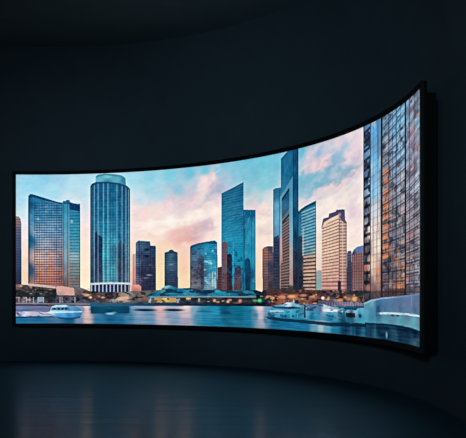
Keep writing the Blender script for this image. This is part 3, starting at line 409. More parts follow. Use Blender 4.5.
["spot",5.365,0.485,0.054,0.032,[60,210,120],0.95,0],
["spot",5.252,0.484,0.058,0.022,[120,170,80],0.8,0],
["spot",5.473,0.531,0.039,0.024,[40,60,60],0.6,0],
["spot",6.172,0.561,0.115,0.03,[255,170,110],0.85,0],
["spot",5.919,0.551,0.1,0.03,[236,140,96],0.7,0],
["spot",6.454,0.579,0.103,0.021,[240,140,96],0.7,0],
["spot",6.714,0.557,0.105,0.023,[216,120,90],0.6,0],
["spot",6.974,0.543,0.04,0.024,[245,250,250],0.95,0],
["spot",6.213,0.47,0.023,0.043,[240,230,224],0.8,0],
["spot",7.442,0.516,0.083,0.021,[240,160,100],0.7,0],
["spot",7.852,0.536,0.075,0.038,[244,170,110],0.85,0],
["spot",7.666,0.534,0.085,0.027,[226,150,100],0.6,0],
["spot",7.332,0.506,0.083,0.023,[226,170,120],0.5,0],
["fill","teal_roof",[[2.749,0.556],[2.86,0.626],[3.039,0.661],[3.106,0.723],[3.151,0.75],[3.241,0.761],[3.354,0.742],[3.445,0.703],[3.718,0.714],[3.949,0.68],[4.251,0.683],[4.321,0.694],[4.462,0.661],[4.795,0.671],[5.204,0.653],[5.267,0.59],[5.277,0.558],[4.462,0.55],[4.368,0.554],[4.088,0.567],[3.718,0.558],[3.422,0.55],[3.039,0.556],[2.816,0.524]],[[2.927,0.595,26,110,142],[3.173,0.731,120,180,200],[3.218,0.653,22,100,134],[3.445,0.653,24,112,148],[3.718,0.653,40,130,160],[4.065,0.635,22,76,108],[4.345,0.653,60,160,184],[4.345,0.579,24,116,148],[4.771,0.635,26,98,130],[5.083,0.618,30,116,146]],1],
["noise",[[2.749,0.556],[2.86,0.626],[3.039,0.661],[3.106,0.723],[3.151,0.75],[3.241,0.761],[3.354,0.742],[3.445,0.703],[3.718,0.714],[3.949,0.68],[4.251,0.683],[4.321,0.694],[4.462,0.661],[4.795,0.671],[5.204,0.653],[5.267,0.59],[5.277,0.558],[4.462,0.55],[4.368,0.554],[4.088,0.567],[3.718,0.558],[3.422,0.55],[3.039,0.556],[2.816,0.524]],16,0.12,0.03,37,0],
["mottle",[[2.749,0.556],[2.86,0.626],[3.039,0.661],[3.106,0.723],[3.151,0.75],[3.241,0.761],[3.354,0.742],[3.445,0.703],[3.718,0.714],[3.949,0.68],[4.251,0.683],[4.321,0.694],[4.462,0.661],[4.795,0.671],[5.204,0.653],[5.267,0.59],[5.277,0.558],[4.462,0.55],[4.368,0.554],[4.088,0.567],[3.718,0.558],[3.422,0.55],[3.039,0.556],[2.816,0.524]],0.14,0.03,39,[20,44,62],0.52,0.75],
["mottle",[[2.749,0.556],[2.86,0.626],[3.039,0.661],[3.106,0.723],[3.151,0.75],[3.241,0.761],[3.354,0.742],[3.445,0.703],[3.718,0.714],[3.949,0.68],[4.251,0.683],[4.321,0.694],[4.462,0.661],[4.795,0.671],[5.204,0.653],[5.267,0.59],[5.277,0.558],[4.462,0.55],[4.368,0.554],[4.088,0.567],[3.718,0.558],[3.422,0.55],[3.039,0.556],[2.816,0.524]],0.08,0.02,40,[110,150,160],0.68,0.5],
["fill",None,[[3.856,0.644],[4.228,0.644],[4.228,0.609],[3.856,0.616]],[[4.041,0.627,26,40,66]],0.7],
["fill",None,[[2.816,0.548],[3.445,0.558],[5.277,0.558],[5.277,0.537],[3.445,0.531],[2.816,0.517]],[[3.949,0.54,120,176,190]],0.65],
["fill",None,[[3.185,0.684],[3.297,0.703],[3.309,0.646],[3.187,0.642]],[[3.241,0.673,12,62,92]],0.8],
["fill",None,[[2.896,0.517],[3.399,0.527],[3.399,0.435],[2.896,0.431]],[[2.994,0.478,190,150,90],[3.151,0.487,232,196,110],[3.309,0.48,206,160,90]],0.85],
["mottle",[[2.896,0.517],[3.399,0.519],[3.399,0.435],[2.896,0.431]],0.07,0.05,38,[80,50,34],0.6,0.7],
["fill",None,[[2.771,0.438],[2.816,0.505],[2.847,0.513],[2.829,0.419]],[[2.807,0.477,170,190,200]],0.8],
["fill",None,[[3.411,0.423],[3.467,0.512],[3.49,0.512],[3.454,0.423]],[[3.445,0.481,150,176,190]],0.8],
["fill",None,[[3.513,0.523],[3.627,0.524],[3.627,0.474],[3.513,0.474]],[[3.558,0.501,34,32,42]],0.7],
["fill",None,[[3.741,0.524],[3.903,0.525],[3.903,0.476],[3.741,0.475]],[[3.787,0.502,34,32,42]],0.7],
["fill",None,[[3.972,0.526],[4.228,0.527],[4.228,0.479],[3.972,0.477]],[[4.018,0.503,34,32,42]],0.7],
["fill",None,[[4.462,0.528],[4.581,0.529],[4.581,0.481],[4.462,0.48]],[[4.51,0.506,34,32,42]],0.7],
["fill",None,[[4.687,0.53],[4.866,0.531],[4.866,0.484],[4.687,0.482]],[[4.735,0.508,34,32,42]],0.7],
["fill",None,[[4.938,0.531],[5.18,0.533],[5.18,0.487],[4.938,0.484]],[[4.986,0.51,34,32,42]],0.7],
["fill",None,[[1.516,0.413],[2.749,0.407],[5.497,0.434],[5.546,0.382],[1.516,0.345]],[[1.942,0.375,30,90,120],[3.039,0.382,24,66,92],[3.949,0.39,24,46,66],[5.131,0.404,20,30,46]],0.85],
["spot",7.442,0.607,0.083,0.022,[34,46,50],0.8,0],
["spot",7.609,0.623,0.084,0.027,[34,46,50],0.8,0],
["spot",7.751,0.618,0.085,0.024,[34,46,50],0.8,0],
["spot",7.277,0.576,0.082,0.021,[34,46,50],0.8,0],
["spot",7.953,0.609,0.088,0.037,[34,46,50],0.8,0],
["spot",8.041,0.624,0.071,0.049,[34,46,50],0.8,0],
["spot",6.147,0.695,0.076,0.054,[34,46,50],0.8,0],
["spot",6.3,0.67,0.061,0.05,[34,46,50],0.8,0],
["spot",5.97,0.687,0.075,0.024,[34,46,50],0.8,0],
["spot",5.473,0.592,0.074,0.042,[34,46,50],0.8,0],
["spot",6.454,0.669,0.052,0.039,[34,46,50],0.8,0],
["fill",None,[[5.522,0.688],[5.919,0.694],[6.071,0.653],[6.377,0.637],[6.899,0.644],[6.899,0.612],[6.121,0.603],[5.67,0.612],[5.522,0.584]],[[5.744,0.653,76,52,54],[6.377,0.62,70,44,46]],0.7],
["fill",None,[[6.846,0.504],[7.442,0.495],[8.1,0.481],[8.1,0.43],[6.846,0.424]],[[7.033,0.465,92,96,124],[7.723,0.46,120,124,156]],0.7],
["cols",[[7.06,0.481],[8.1,0.495],[8.1,0.424],[7.06,0.403]],[7.087,7.157,7.228,7.299,7.37,7.442,7.514,7.587,7.66,7.734,7.808,7.883,7.959,8.035],[0.016,0.016,0.017,0.017,0.016,0.016,0.017,0.016,0.017,0.017,0.017,0.017,0.018,0.018],[176,170,184],0.4],
["fill","water",[[-0.119,0.359],[0.643,0.347],[1.516,0.349],[5.497,0.385],[8.159,0.439],[10.116,0.341],[10.116,-0.203],[6.377,-0.236],[-0.119,-0.294]],[[0.04,0.311,110,118,158],[0.38,0.31,112,112,150],[0.643,0.31,110,110,146],[0.079,0.089,26,110,156],[0.079,0.028,32,122,166],[0.481,0.088,26,104,150],[0.481,0.028,34,116,160],[1.096,0.05,24,92,134],[1.305,0.071,110,140,170],[1.452,0.312,226,196,190],[1.452,0.192,224,188,184],[1.452,0.052,206,176,178],[1.347,0.272,120,140,170],[1.579,0.293,12,66,98],[1.942,0.295,8,62,92],[2.288,0.297,10,66,96],[1.942,0.155,22,96,142],[1.685,0.073,34,110,154],[2.158,0.078,28,104,150],[2.332,0.12,60,124,160],[2.463,0.318,120,150,178],[2.595,0.221,128,156,186],[2.595,0.084,110,146,178],[2.816,0.204,100,142,174],[2.816,0.067,96,140,172],[3.039,0.323,220,178,176],[3.061,0.188,206,174,180],[3.084,0.052,176,168,186],[3.264,0.21,130,156,182],[3.377,0.096,120,152,180],[3.65,0.33,222,196,196],[3.627,0.215,206,180,188],[3.627,0.082,160,158,180],[3.81,0.294,130,160,186],[3.903,0.182,60,134,168],[4.065,0.316,40,130,164],[4.065,0.167,28,130,168],[4.298,0.264,30,140,178],[4.298,0.116,24,120,158],[4.533,0.305,12,84,114],[4.581,0.196,16,96,126],[4.771,0.291,12,104,134],[4.89,0.185,12,98,128],[5.083,0.297,16,116,150],[5.083,0.136,16,112,146],[5.252,0.212,70,130,160],[5.374,0.337,216,196,202],[5.399,0.215,204,180,192],[5.423,0.076,160,160,184],[5.522,0.149,60,120,150],[5.546,0.323,100,150,180],[5.744,0.138,14,84,118],[5.995,0.096,18,106,148],[5.744,0.036,22,104,144],[6.377,0.094,22,108,150],[6.506,0.033,24,112,152],[6.767,0.045,90,150,178],[6.926,0.052,160,184,190],[7.06,0.043,90,150,176],[7.304,0.055,26,112,150],[7.581,0.098,12,56,84],[7.78,0.064,30,90,120],[7.953,0.087,14,54,78],[8.07,0.036,36,100,130],[8.31,0.063,20,62,88],[8.463,0.03,30,84,110],[8.781,0.063,14,46,72],[9.117,0.044,30,72,96],[9.478,0.043,16,46,74],[9.877,0.01,60,96,116],[9.877,0.129,16,40,66],[9.294,0.132,14,44,66],[8.62,0.149,12,44,64]],1],
["noise",[[-0.119,0.359],[0.643,0.347],[1.516,0.349],[5.497,0.385],[8.159,0.439],[10.116,0.341],[10.116,-0.203],[6.377,-0.236],[-0.119,-0.294]],15,0.4,0.018,41,0],
["noise",[[-0.119,0.359],[0.643,0.347],[1.516,0.349],[5.497,0.385],[8.159,0.439],[10.116,0.341],[10.116,-0.203],[6.377,-0.236],[-0.119,-0.294]],8,0.15,0.03,42,0],
["fill",None,[[1.528,0.345],[2.354,0.349],[2.354,0.211],[1.537,0.201]],[[1.621,0.273,10,68,98],[1.942,0.315,14,92,120],[1.942,0.255,6,56,86],[2.288,0.277,10,66,96]],0.9],
["spot",1.942,0.203,0.097,0.022,[150,196,215],0.85,0],
["spot",2.028,0.224,0.065,0.016,[120,170,190],0.6,0],
["spot",2.705,0.281,0.232,0.024,[12,36,56],1,0],
["spot",3.343,0.288,0.204,0.024,[12,36,56],1,0],
["spot",4.065,0.27,0.186,0.017,[14,92,122],0.6,0],
["spot",4.557,0.258,0.118,0.029,[8,60,88],0.7,0],
["fill","jetty",[[-0,0.234],[0.279,0.242],[0.684,0.226],[0.745,0.149],[0.279,0.141],[-0,0.129]],[[0.04,0.19,176,186,210],[0.179,0.189,206,206,222],[0.38,0.189,176,180,200],[0.603,0.189,176,180,204],[0.079,0.141,120,150,184]],1],
["mottle",[[-0,0.234],[0.279,0.242],[0.684,0.226],[0.745,0.149],[0.279,0.141],[-0,0.129]],0.07,0.03,51,[96,110,150],0.6,0.7],
["spot",0.036,0.198,0.02,0.025,[40,56,90],0.8,0],
["fill",None,[[-0,0.141],[0.725,0.145],[0.725,0.121],[-0,0.109]],[[0.279,0.129,14,54,88]],0.75],
["fill","motor_boat",[[0.611,0.222],[0.684,0.246],[0.717,0.339],[0.807,0.371],[1.013,0.375],[1.075,0.355],[1.2,0.344],[1.305,0.312],[1.339,0.244],[1.347,0.183],[1.305,0.131],[1.138,0.098],[0.931,0.101],[0.807,0.121],[0.725,0.177]],[[0.786,0.351,168,206,228],[0.972,0.351,180,212,232],[1.096,0.311,90,150,186],[1.242,0.292,76,136,176],[0.684,0.23,186,212,232],[0.889,0.222,120,190,228],[1.138,0.223,90,164,206],[1.263,0.211,50,128,180],[0.889,0.162,62,146,204],[1.096,0.15,40,130,194],[1.263,0.151,44,128,190]],1],
["fill",None,[[0.721,0.319],[1.046,0.331],[1.117,0.279],[0.705,0.266]],[[0.889,0.299,52,100,136]],0.75],
["fill",None,[[0.754,0.319],[0.795,0.321],[0.799,0.272],[0.754,0.27]],[[0.774,0.298,16,42,70]],0.8],
["fill",None,[[0.84,0.319],[0.881,0.321],[0.885,0.272],[0.84,0.27]],[[0.86,0.299,16,42,70]],0.8],
["fill",None,[[0.922,0.319],[0.964,0.321],[0.968,0.273],[0.922,0.271]],[[0.943,0.299,16,42,70]],0.8],
["fill",None,[[0.993,0.319],[1.034,0.321],[1.038,0.273],[0.993,0.271]],[[1.013,0.299,16,42,70]],0.8],
["fill",None,[[0.611,0.222],[0.725,0.242],[1.347,0.248],[1.347,0.228],[0.766,0.21]],[[0.889,0.23,210,230,242]],0.8],
["fill",None,[[0.766,0.157],[0.889,0.125],[1.138,0.118],[1.326,0.151],[1.305,0.111],[1.138,0.082],[0.889,0.089]],[[1.013,0.11,12,62,100]],0.7],
["fill","white_cruiser",[[5.546,0.271],[5.62,0.311],[5.67,0.391],[5.744,0.406],[5.945,0.423],[6.02,0.458],[6.121,0.462],[6.223,0.473],[6.3,0.448],[6.428,0.424],[6.48,0.385],[6.48,0.202],[6.121,0.194],[5.744,0.207],[5.571,0.22]],[[5.62,0.29,70,140,172],[5.819,0.363,96,150,180],[6.071,0.435,196,206,216],[6.325,0.422,130,164,186],[5.769,0.293,80,156,186],[6.02,0.282,40,152,184],[6.248,0.304,44,160,190],[6.402,0.325,56,130,160],[5.67,0.229,44,124,154],[6.02,0.222,26,130,160],[6.325,0.23,22,118,148]],1],
["fill",None,[[5.67,0.381],[5.97,0.393],[6.377,0.386],[6.377,0.363],[6.02,0.35],[5.72,0.361]],[[5.869,0.364,24,70,104],[6.248,0.371,18,56,84]],0.85],
["fill",None,[[5.62,0.321],[5.97,0.325],[5.97,0.305],[5.62,0.29]],[[5.769,0.311,186,216,230]],0.7],
["cols",[[5.945,0.331],[6.48,0.343],[6.48,0.212],[5.945,0.196]],[5.97,6.147,6.315],[0.017,0.018,0.018],[140,196,214],0.5],
["noise",[[5.546,0.271],[5.62,0.311],[5.67,0.391],[5.744,0.406],[5.945,0.423],[6.02,0.458],[6.121,0.462],[6.223,0.473],[6.3,0.448],[6.428,0.424],[6.48,0.385],[6.48,0.202],[6.121,0.194],[5.744,0.207],[5.571,0.22]],14,0.1,0.03,52,0],
["fill","long_tour_boat",[[6.48,0.392],[6.532,0.435],[6.846,0.43],[7.006,0.443],[7.195,0.408],[7.553,0.398],[7.593,0.338],[7.609,0.195],[7.168,0.181],[6.636,0.191],[6.48,0.202]],[[6.532,0.376,120,150,180],[6.688,0.379,74,104,144],[6.899,0.384,80,110,146],[7.006,0.402,190,206,220],[7.168,0.374,196,212,226],[7.442,0.365,140,180,200],[6.558,0.296,80,160,190],[6.767,0.285,40,144,178],[7.168,0.296,40,140,172],[7.497,0.306,28,110,140],[6.688,0.219,24,112,144],[7.168,0.219,22,110,142],[7.525,0.231,14,70,96]],1],
["mottle",[[6.506,0.425],[6.979,0.433],[6.979,0.338],[6.506,0.327]],0.07,0.05,53,[36,56,96],0.5,0.7],
["fill",None,[[6.953,0.353],[7.06,0.378],[7.525,0.361],[7.525,0.337],[7.006,0.329]],[[7.168,0.349,216,226,234]],0.85],
["fill",None,[[6.48,0.424],[6.516,0.425],[6.526,0.213],[6.48,0.212]],[[6.506,0.311,14,44,70]],0.8],
["noise",[[6.48,0.392],[6.532,0.435],[6.846,0.43],[7.006,0.443],[7.195,0.408],[7.553,0.398],[7.593,0.338],[7.609,0.195],[7.168,0.181],[6.636,0.191],[6.48,0.202]],12,0.1,0.03,54,0],
["fill","moored_barge",[[7.581,0.353],[7.666,0.376],[7.895,0.37],[7.953,0.406],[8.159,0.411],[8.189,0.19],[7.609,0.192]],[[7.666,0.355,110,160,186],[7.895,0.361,130,170,194],[8.07,0.366,90,170,200],[7.723,0.283,20,40,60],[8.011,0.292,40,130,160],[7.723,0.224,30,100,128],[8.07,0.237,60,150,176]],1],
["fill",None,[[7.598,0.33],[7.866,0.331],[7.877,0.267],[7.609,0.264]],[[7.723,0.298,14,30,48]],0.85],
["fill",None,[[7.97,0.32],[8.053,0.316],[8.053,0.265],[7.97,0.27]],[[8.011,0.292,14,50,90]],0.8],
["mottle",[[5.571,0.462],[6.48,0.473],[6.48,0.212],[5.571,0.185]],0.1,0.03,93,[14,60,92],0.6,0.6],
["mottle",[[6.48,0.424],[7.581,0.443],[7.581,0.218],[6.48,0.179]],0.12,0.03,94,[12,54,84],0.6,0.6],
["cols",[[5.869,0.568],[6.377,0.571],[6.377,0.406],[5.869,0.398]],[5.97,6.096],[0.009,0.009],[200,206,214],0.5],
["fill","quay_wall",[[8.118,0.481],[8.34,0.53],[8.684,0.564],[9.294,0.589],[10.116,0.63],[10.116,0.186],[9.752,0.206],[9.294,0.216],[8.781,0.216],[8.159,0.203]],[[8.189,0.44,90,146,173],[8.371,0.485,106,154,176],[8.189,0.355,82,159,181],[8.371,0.36,70,137,168],[8.526,0.474,62,111,147],[8.557,0.392,46,89,126],[8.781,0.505,81,118,156],[9.117,0.51,87,111,149],[9.593,0.518,92,113,151],[9.92,0.523,93,113,149],[8.781,0.412,78,110,146],[9.294,0.424,82,104,139],[9.877,0.439,81,103,136],[8.781,0.331,93,154,173],[9.294,0.335,98,159,176],[9.835,0.306,101,161,176],[8.371,0.276,54,134,156],[8.781,0.264,74,146,164],[9.294,0.259,78,149,166],[9.835,0.234,85,151,166]],1],
["fill",None,[[8.526,0.356],[8.749,0.368],[9.117,0.376],[9.593,0.378],[10.116,0.371],[10.116,0.347],[9.478,0.354],[8.947,0.347],[8.526,0.331]],[[9.294,0.361,186,212,226]],0.9],
["fill",None,[[8.118,0.481],[8.34,0.53],[8.684,0.564],[9.294,0.589],[10.116,0.63],[10.116,0.611],[9.294,0.572],[8.684,0.545],[8.34,0.507],[8.129,0.459]],[[8.62,0.558,150,180,206],[9.672,0.604,110,130,170]],0.7],
["fill",None,[[8.507,0.446],[8.601,0.456],[8.608,0.326],[8.513,0.309]],[[8.557,0.392,40,80,124]],0.7],
["fill",None,[[8.99,0.343],[9.079,0.345],[9.079,0.32],[8.99,0.32]],[[9.031,0.332,40,62,90]],0.75],
["fill",None,[[9.166,0.349],[9.258,0.351],[9.258,0.326],[9.166,0.326]],[[9.208,0.337,40,62,90]],0.75],
["fill",None,[[8.781,0.216],[9.294,0.216],[9.752,0.206],[10.116,0.186],[10.116,0.167],[9.294,0.19],[8.781,0.194],[8.159,0.18],[8.159,0.203]],[[9.294,0.208,12,44,70]],0.9],
["spot",8.834,0.066,0.033,0.045,[120,170,186],0.8,0],
["spot",9.732,0.532,0.024,0.085,[140,160,200],0.4,0],
["noise",[[8.118,0.481],[8.34,0.53],[8.684,0.564],[9.294,0.589],[10.116,0.63],[10.116,0.186],[9.752,0.206],[9.294,0.216],[8.781,0.216],[8.159,0.203]],7,0.2,0.06,55,0],
["cols",[[7.553,0.187],[8.62,0.203],[8.62,0.013],[7.553,0.007]],[7.609,7.694,7.808,7.924,8.041,8.189,8.34],[0.029,0.028,0.029,0.029,0.029,0.03,0.031],[10,40,62],0.5],
["fill",None,[[5.522,0.212],[5.869,0.187],[6.48,0.179],[7.168,0.163],[8.189,0.179],[8.189,0.142],[7.168,0.11],[6.48,0.124],[5.869,0.142],[5.571,0.168]],[[5.995,0.163,8,46,72],[7.168,0.141,8,40,62],[8.011,0.162,10,40,58]],0.8],
["fill",None,[[8.457,0.528],[8.473,0.529],[8.473,0.017],[8.457,0.016]],[[8.463,0.252,150,190,205]],0.25]]

NU, NV, SS = 1010, 300, 2
W, Hh = NU * SS, NV * SS
uu = (np.arange(W) + .5) * LEN / W
vv = (np.arange(Hh) + .5) * SH / Hh
rgb = np.zeros((Hh, W, 3), np.float32)
ids = np.zeros((Hh, W), np.int16)
NAMES = []

def box_of(poly):
    p = np.array(poly)
    i0 = max(int(p[:, 0].min() / LEN * W) - 1, 0); i1 = min(int(p[:, 0].max() / LEN * W) + 2, W)
    j0 = max(int(p[:, 1].min() / SH * Hh) - 1, 0); j1 = min(int(p[:, 1].max() / SH * Hh) + 2, Hh)
    return (slice(j0, max(j1, j0)), slice(i0, max(i1, i0)))

def inside(poly, sl):
    y, x = np.meshgrid(vv[sl[0]], uu[sl[1]], indexing='ij')
    m = np.zeros(x.shape, bool); n = len(poly)
    for i in range(n):
        (x1, y1), (x2, y2) = poly[i], poly[(i + 1) % n]
        if y1 == y2: continue
        m ^= ((y1 > y) != (y2 > y)) & (x < (x2 - x1) * (y - y1) / (y2 - y1) + x1)
    return m, x, y

def value_noise(x, y, su, sv, seed):
    g = np.random.RandomState(seed).rand(256, 256).astype(np.float32)
    a, b = x / su + 40, y / sv + 40
    i, j = np.floor(a).astype(int), np.floor(b).astype(int)
    s, t = a - i, b - j; s = s * s * (3 - 2 * s); t = t * t * (3 - 2 * t)
    G = lambda p, q: g[q % 256, p % 256]
    return (G(i, j) * (1 - s) + G(i + 1, j) * s) * (1 - t) + (G(i, j + 1) * (1 - s) + G(i + 1, j + 1) * s) * t

def blend(sl, a, col):
    rgb[sl] += (np.asarray(col, np.float32) - rgb[sl]) * a[..., None]

for op in PICTURE:
    k = op[0]
    if k == 'fill':
        _, name, poly, smp, al = op
        sl = box_of(poly); m, x, y = inside(poly, sl)
        if m.size == 0: continue
        if len(smp) == 1: c = np.broadcast_to(np.array(smp[0][2:], np.float32), m.shape + (3,))
        else:
            wsum = np.zeros(m.shape, np.float32); c = np.zeros(m.shape + (3,), np.float32)
            for s in smp:
                w = 1 / ((x - s[0]) ** 2 + (y - s[1]) ** 2 + .0012) ** 1.6
                wsum += w; c += w[..., None] * np.array(s[2:], np.float32)
            c /= wsum[..., None]
        blend(sl, m * al, c)
        if name:
            if name not in NAMES: NAMES.append(name)
            ids[sl][m] = NAMES.index(name)
    elif k == 'rows':
        _, poly, u0, v0, pitch, frac, col, al, fan, off = op
        sl = box_of(poly); m, x, y = inside(poly, sl)
        r = .652 + (y - .652) / (1 + fan * (x - u0))
        ph = (v0 - r) / pitch - off
        blend(sl, m * (ph - np.floor(ph) < frac) * al, col)
    elif k == 'cols':
        _, poly, us, ws, col, al = op
        sl = box_of(poly); m, x, y = inside(poly, sl); q = np.zeros(m.shape, bool)
        for u, w in zip(us, ws): q |= np.abs(x - u) < w / 2
        blend(sl, (m & q) * al, col)
    elif k == 'noise':
        _, poly, amp, su, sv, seed, slope = op
        sl = box_of(poly); m, x, y = inside(poly, sl)
        nz = value_noise(x, y - slope * x, su, sv, seed) * .65 + value_noise(x, y - slope * x, su / 2.1, sv / 2.1, seed + 100) * .35 - .5
        rgb[sl] += (m * nz * 2 * amp)[..., None]
    elif k == 'mottle':
        _, poly, su, sv, seed, col, thr, al = op
        sl = box_of(poly); m, x, y = inside(poly, sl)
        nz = value_noise(x, y, su, sv, seed) * .7 + value_noise(x, y, su / 2, sv / 2, seed + 100) * .3
        blend(sl, m * np.clip((nz - thr) * 9, 0, 1) * al, col)
    elif k == 'spot':
        _, u, v, ru, rv, col, al, sh = op
        i0, i1 = max(int((u - 3 * ru) / LEN * W), 0), min(int((u + 3 * ru) / LEN * W) + 1, W)
        j0, j1 = max(int((v - 3 * rv - 2 * ru * abs(sh)) / SH * Hh), 0), min(int((v + 3 * rv + 2 * ru * abs(sh)) / SH * Hh) + 1, Hh)
        sl = (slice(j0, j1), slice(i0, i1))
        y, x = np.meshgrid(vv[sl[0]], uu[sl[1]], indexing='ij')
        if sh != 0:                            # ragged cloud edges
            y = y + .16 * (value_noise(x, y, .20, .09, 70) - .5) + .07 * (value_noise(x, y, .08, .045, 71) - .5)
            al = al * np.clip(.35 + 1.2 * value_noise(x, y, .16, .07, 72), 0, 1.1)
        blend(sl, np.minimum(al, 1) * np.exp(-(((x - u) / ru) ** 2 + ((y - v - sh * (x - u)) / rv) ** 2) ** (2 if sh == 0 else 1) * .8), col)

img = np.clip(rgb, 0, 255).reshape(NV, SS, NU, SS, 3).mean((1, 3))
def soften(a, n):
    for ax in (0, 1):
        p = np.concatenate([np.repeat(a.take([0], ax), n, ax), a, np.repeat(a.take([-1], ax), n, ax)], ax)
        a = sum(p.take(range(k, k + a.shape[ax]), ax) for k in range(2 * n + 1)) / (2 * n + 1)
    return a
img = img + .45 * (img - soften(img, 2)) + .25 * (img - soften(soften(img, 6), 6))      # the crisp processing of the shown picture
img = np.clip(img, 0, 255); grey = img @ np.array([.3, .59, .11]); warm = np.clip((img[..., 0] - img[..., 2]) / 60, 0, 1)[..., None]; img = grey[..., None] + (img - grey[..., None]) * (.96 - .12 * warm)
pix = lin(np.clip(img, 0, 255)).astype(np.float32)
cell = ids[::SS, ::SS]

def patch(name, mask, parent):
    """the cells of one pictured thing as a piece of the curved picture surface"""
    j, i = np.nonzero(mask)
    corners = np.stack([j * (NU + 1) + i, j * (NU + 1) + i + 1, (j + 1) * (NU + 1) + i + 1, (j + 1) * (NU + 1) + i], 1)
    used, inv = np.unique(corners.ravel(), return_inverse=True)
    th = T0 - (used % (NU + 1)) / NU * (T0 - T1); z = Z0 + (used // (NU + 1)) / NV * SH
    co = np.stack([SCX + SR * np.cos(th), SCY + SR * np.sin(th), z], 1).astype(np.float32)
    nf = len(i)
    me = bpy.data.meshes.new(name)
    me.vertices.add(len(used)); me.vertices.foreach_set('co', co.ravel())
    me.loops.add(nf * 4); me.loops.foreach_set('vertex_index', inv.ravel().astype(np.int32))
    me.polygons.add(nf); me.polygons.foreach_set('loop_start', np.arange(nf, dtype=np.int32) * 4)
    me.update(calc_edges=True)
    ca = me.color_attributes.new('pixel', 'FLOAT_COLOR', 'CORNER')
    c = np.ones((nf, 4, 4), np.float32); c[:, :, :3] = pix[j, i][:, None, :]
    ca.data.foreach_set('color', c.ravel())
    return link(name, me, M_led, parent)

# ------------------------------------------------------------------ the screen
root = bpy.data.objects.new('curved_video_screen', None); COL.objects.link(root)
root['label'] = 'wide concave video screen on the dark curved wall showing a city waterfront at dusk'
root['category'] = 'screen'

def arc_box(bm, ra, rb, ta, tb, za, zb, n=120):
    """a solid strip bent along the screen's arc"""
    rr = []
    for k in range(n + 1):
        a = ta + (tb - ta) * k / n; c, s = math.cos(a), math.sin(a)
        rr.append([bm.verts.new((SCX + r * c, SCY + r * s, z)) for r, z in ((ra, za), (ra, zb), (rb, zb), (rb, za))])
    for k in range(n):
        for q in range(4): bm.faces.new((rr[k][q], rr[k][(q + 1) % 4], rr[k + 1][(q + 1) % 4], rr[k + 1][q]))
    bm.faces.new(rr[0][::-1]); bm.faces.new(rr[-1])

BZ = .072; bt = BZ / SR; Z1 = Z0 + SH
bm = bmesh.new()
arc_box(bm, SR - .006, SR + .03, T0 + bt, T1 - bt, Z1, Z1 + BZ)
arc_box(bm, SR - .006, SR + .03, T0 + bt, T1 - bt, Z0 - BZ, Z0)
arc_box(bm, SR - .006, SR + .03, T0 + bt, T0, Z0, Z1, 2)
arc_box(bm, SR - .006, SR + .03, T1, T1 - bt, Z0, Z1, 2)
bez = link('bezel', mesh_of('bezel', bm), M_bezel, root); bez['label'] = 'thin black bezel around the lit picture'
bm = bmesh.new(); arc_box(bm, SR + .012, SR + .062, T0 + bt * .98, T1 - bt * .98, Z0 - BZ * .98, Z1 + BZ * .98)
link('rear_cover', mesh_of('rear_cover', bm), M_case, root)
bm = bmesh.new(); arc_box(bm, SR + .062, SR + .175, T0 - .05, T1 - bt * .6, Z0 - .03, Z1 - .06)
mc = link('mounting_frame', mesh_of('mounting_frame', bm), M_case, root); mc['label'] = 'deep black box between the screen and the wall'
for deg in (8, 30, 52, 74, 88):
    a = math.radians(deg); c, s = math.cos(a), math.sin(a)
    # distance from the screen's centre to the wall along this direction
    px, py = SCX - WCX, SCY - WCY; bq = px * c + py * s
    rw = -bq + math.sqrt(bq * bq - (px * px + py * py - WR * WR))
    bm = bmesh.new(); arc_box(bm, SR + .165, rw + .003, a - .01, a + .01, Z0 + .3, Z1 - .4, 1)
    link('wall_bracket', mesh_of('wall_bracket', bm), M_case, root)

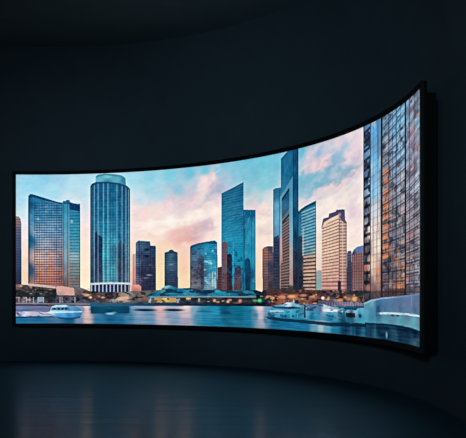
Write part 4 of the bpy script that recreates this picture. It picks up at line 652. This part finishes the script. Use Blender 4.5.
panel = patch('display_panel', cell == 0, root)
panel['label'] = 'lit screen surface showing a blue and pink dusk sky'
LABELS = {
 'edge_tower': ('pictured_tower', 'narrow dark tower at the far edge of the picture'),
 'slab_tower': ('pictured_tower', 'broad blue slab tower with a sloping top, its windows glowing orange low down'),
 'round_tower': ('pictured_tower', 'round blue glass tower with pale vertical ribs'),
 'pale_low_tower': ('pictured_tower', 'pale pink sliver of a tower beside the dark pair'),
 'dark_twin_tower': ('pictured_tower', 'dark stepped office tower next to the round one'),
 'peaked_tower': ('pictured_tower', 'slim dark tower with a small raised cap'),
 'two_tone_block': ('pictured_tower', 'shorter glass block, one face dark and one bright teal'),
 'brown_infill_block': ('pictured_tower', 'small brown block squeezed between two glass towers'),
 'slanted_tower': ('pictured_tower', 'tall teal glass tower with a slanted top and a lower wing'),
 'brown_corner_tower': ('pictured_tower', 'small brown tower at the foot of the tallest one'),
 'framed_tower': ('pictured_tower', 'tallest blue tower, cut off by the top of the screen'),
 'banded_tower': ('pictured_tower', 'blue tower with pale floor bands turning brown below'),
 'pale_green_block': ('pictured_tower', 'low pale green block'),
 'beige_tower': ('pictured_tower', 'beige hotel tower with a dark stepped roof'),
 'dark_sliver_tower': ('pictured_tower', 'thin grey tower beside the beige one'),
 'maroon_tower': ('pictured_tower', 'maroon tower with a rounded blue roof'),
 'corner_block': ('pictured_tower', 'huge close building of window bays filling the near end of the picture'),
 'waterfront': ('pictured_waterfront', 'lit promenade with low buildings and trees'),
 'teal_roof': ('pictured_pavilion_roof', 'wavy teal roof above the promenade'),
 'water': ('pictured_water', 'blue harbour water with pink reflections'),
 'jetty': ('pictured_jetty', 'pale jetty at the far lower corner'),
 'motor_boat': ('pictured_boat', 'light blue motor boat with dark cabin windows'),
 'white_cruiser': ('pictured_boat', 'teal and white cruiser moored at mid picture'),
 'long_tour_boat': ('pictured_boat', 'long low tour boat behind the cruiser'),
 'moored_barge': ('pictured_boat', 'small barge next to the quay wall'),
 'quay_wall': ('pictured_quay_wall', 'lavender and pale blue quay wall at the near end'),
}
for n, key in enumerate(NAMES):
    if n == 0 or not (cell == n).any(): continue
    o = patch(LABELS[key][0], cell == n, panel); o['label'] = LABELS[key][1]

# ------------------------------------------------------------------ light, world, camera
# added bluish fill spots, unseen behind the viewer, to brighten the curved wall
from mathutils import Vector
for pos, aim, e, size in (((-8.0, -1.0, 2.5), (-6.0, 14.2, 3.0), 1350, 36), ((-4.0, -1.0, 2.5), (-1.2, 14.0, 3.2), 880, 36), ((-2.0, -1.0, 2.5), (1.6, 12.0, 3.6), 430, 40), ((-.6, -1.0, 2.5), (2.5, 9.0, 4.0), 1500, 66)):
    l = bpy.data.lights.new('wall_fill_spot', 'SPOT'); l.energy = e; l.color = (.50, .80, 1.0); l.shadow_soft_size = .25
    l.spot_size = math.radians(size); l.spot_blend = 1.0
    o = bpy.data.objects.new('wall_fill_spot', l); COL.objects.link(o); o.location = pos
    o.rotation_euler = (Vector(aim) - Vector(pos)).to_track_quat('-Z', 'Y').to_euler()
w = bpy.data.worlds.new('dark'); scene.world = w; w.use_nodes = True
w.node_tree.nodes['Background'].inputs['Color'].default_value = (0, 0, 0, 1)

cam = bpy.data.cameras.new('camera'); co = bpy.data.objects.new('camera', cam); COL.objects.link(co)
co.location = (0, 0, 1.43); co.rotation_euler = (math.pi / 2, 0, 0)
cam.sensor_fit = 'HORIZONTAL'; cam.sensor_width = 36; cam.lens = 36 * 720 / 466
cam.shift_y = (291.08 - 219) / 466; cam.clip_end = 100
scene.camera = co

vs = scene.view_settings
scene.display_settings.display_device = 'sRGB'
vs.view_transform = 'Standard'; vs.look = 'None'; vs.exposure = 0; vs.gamma = 1; vs.use_curve_mapping = False
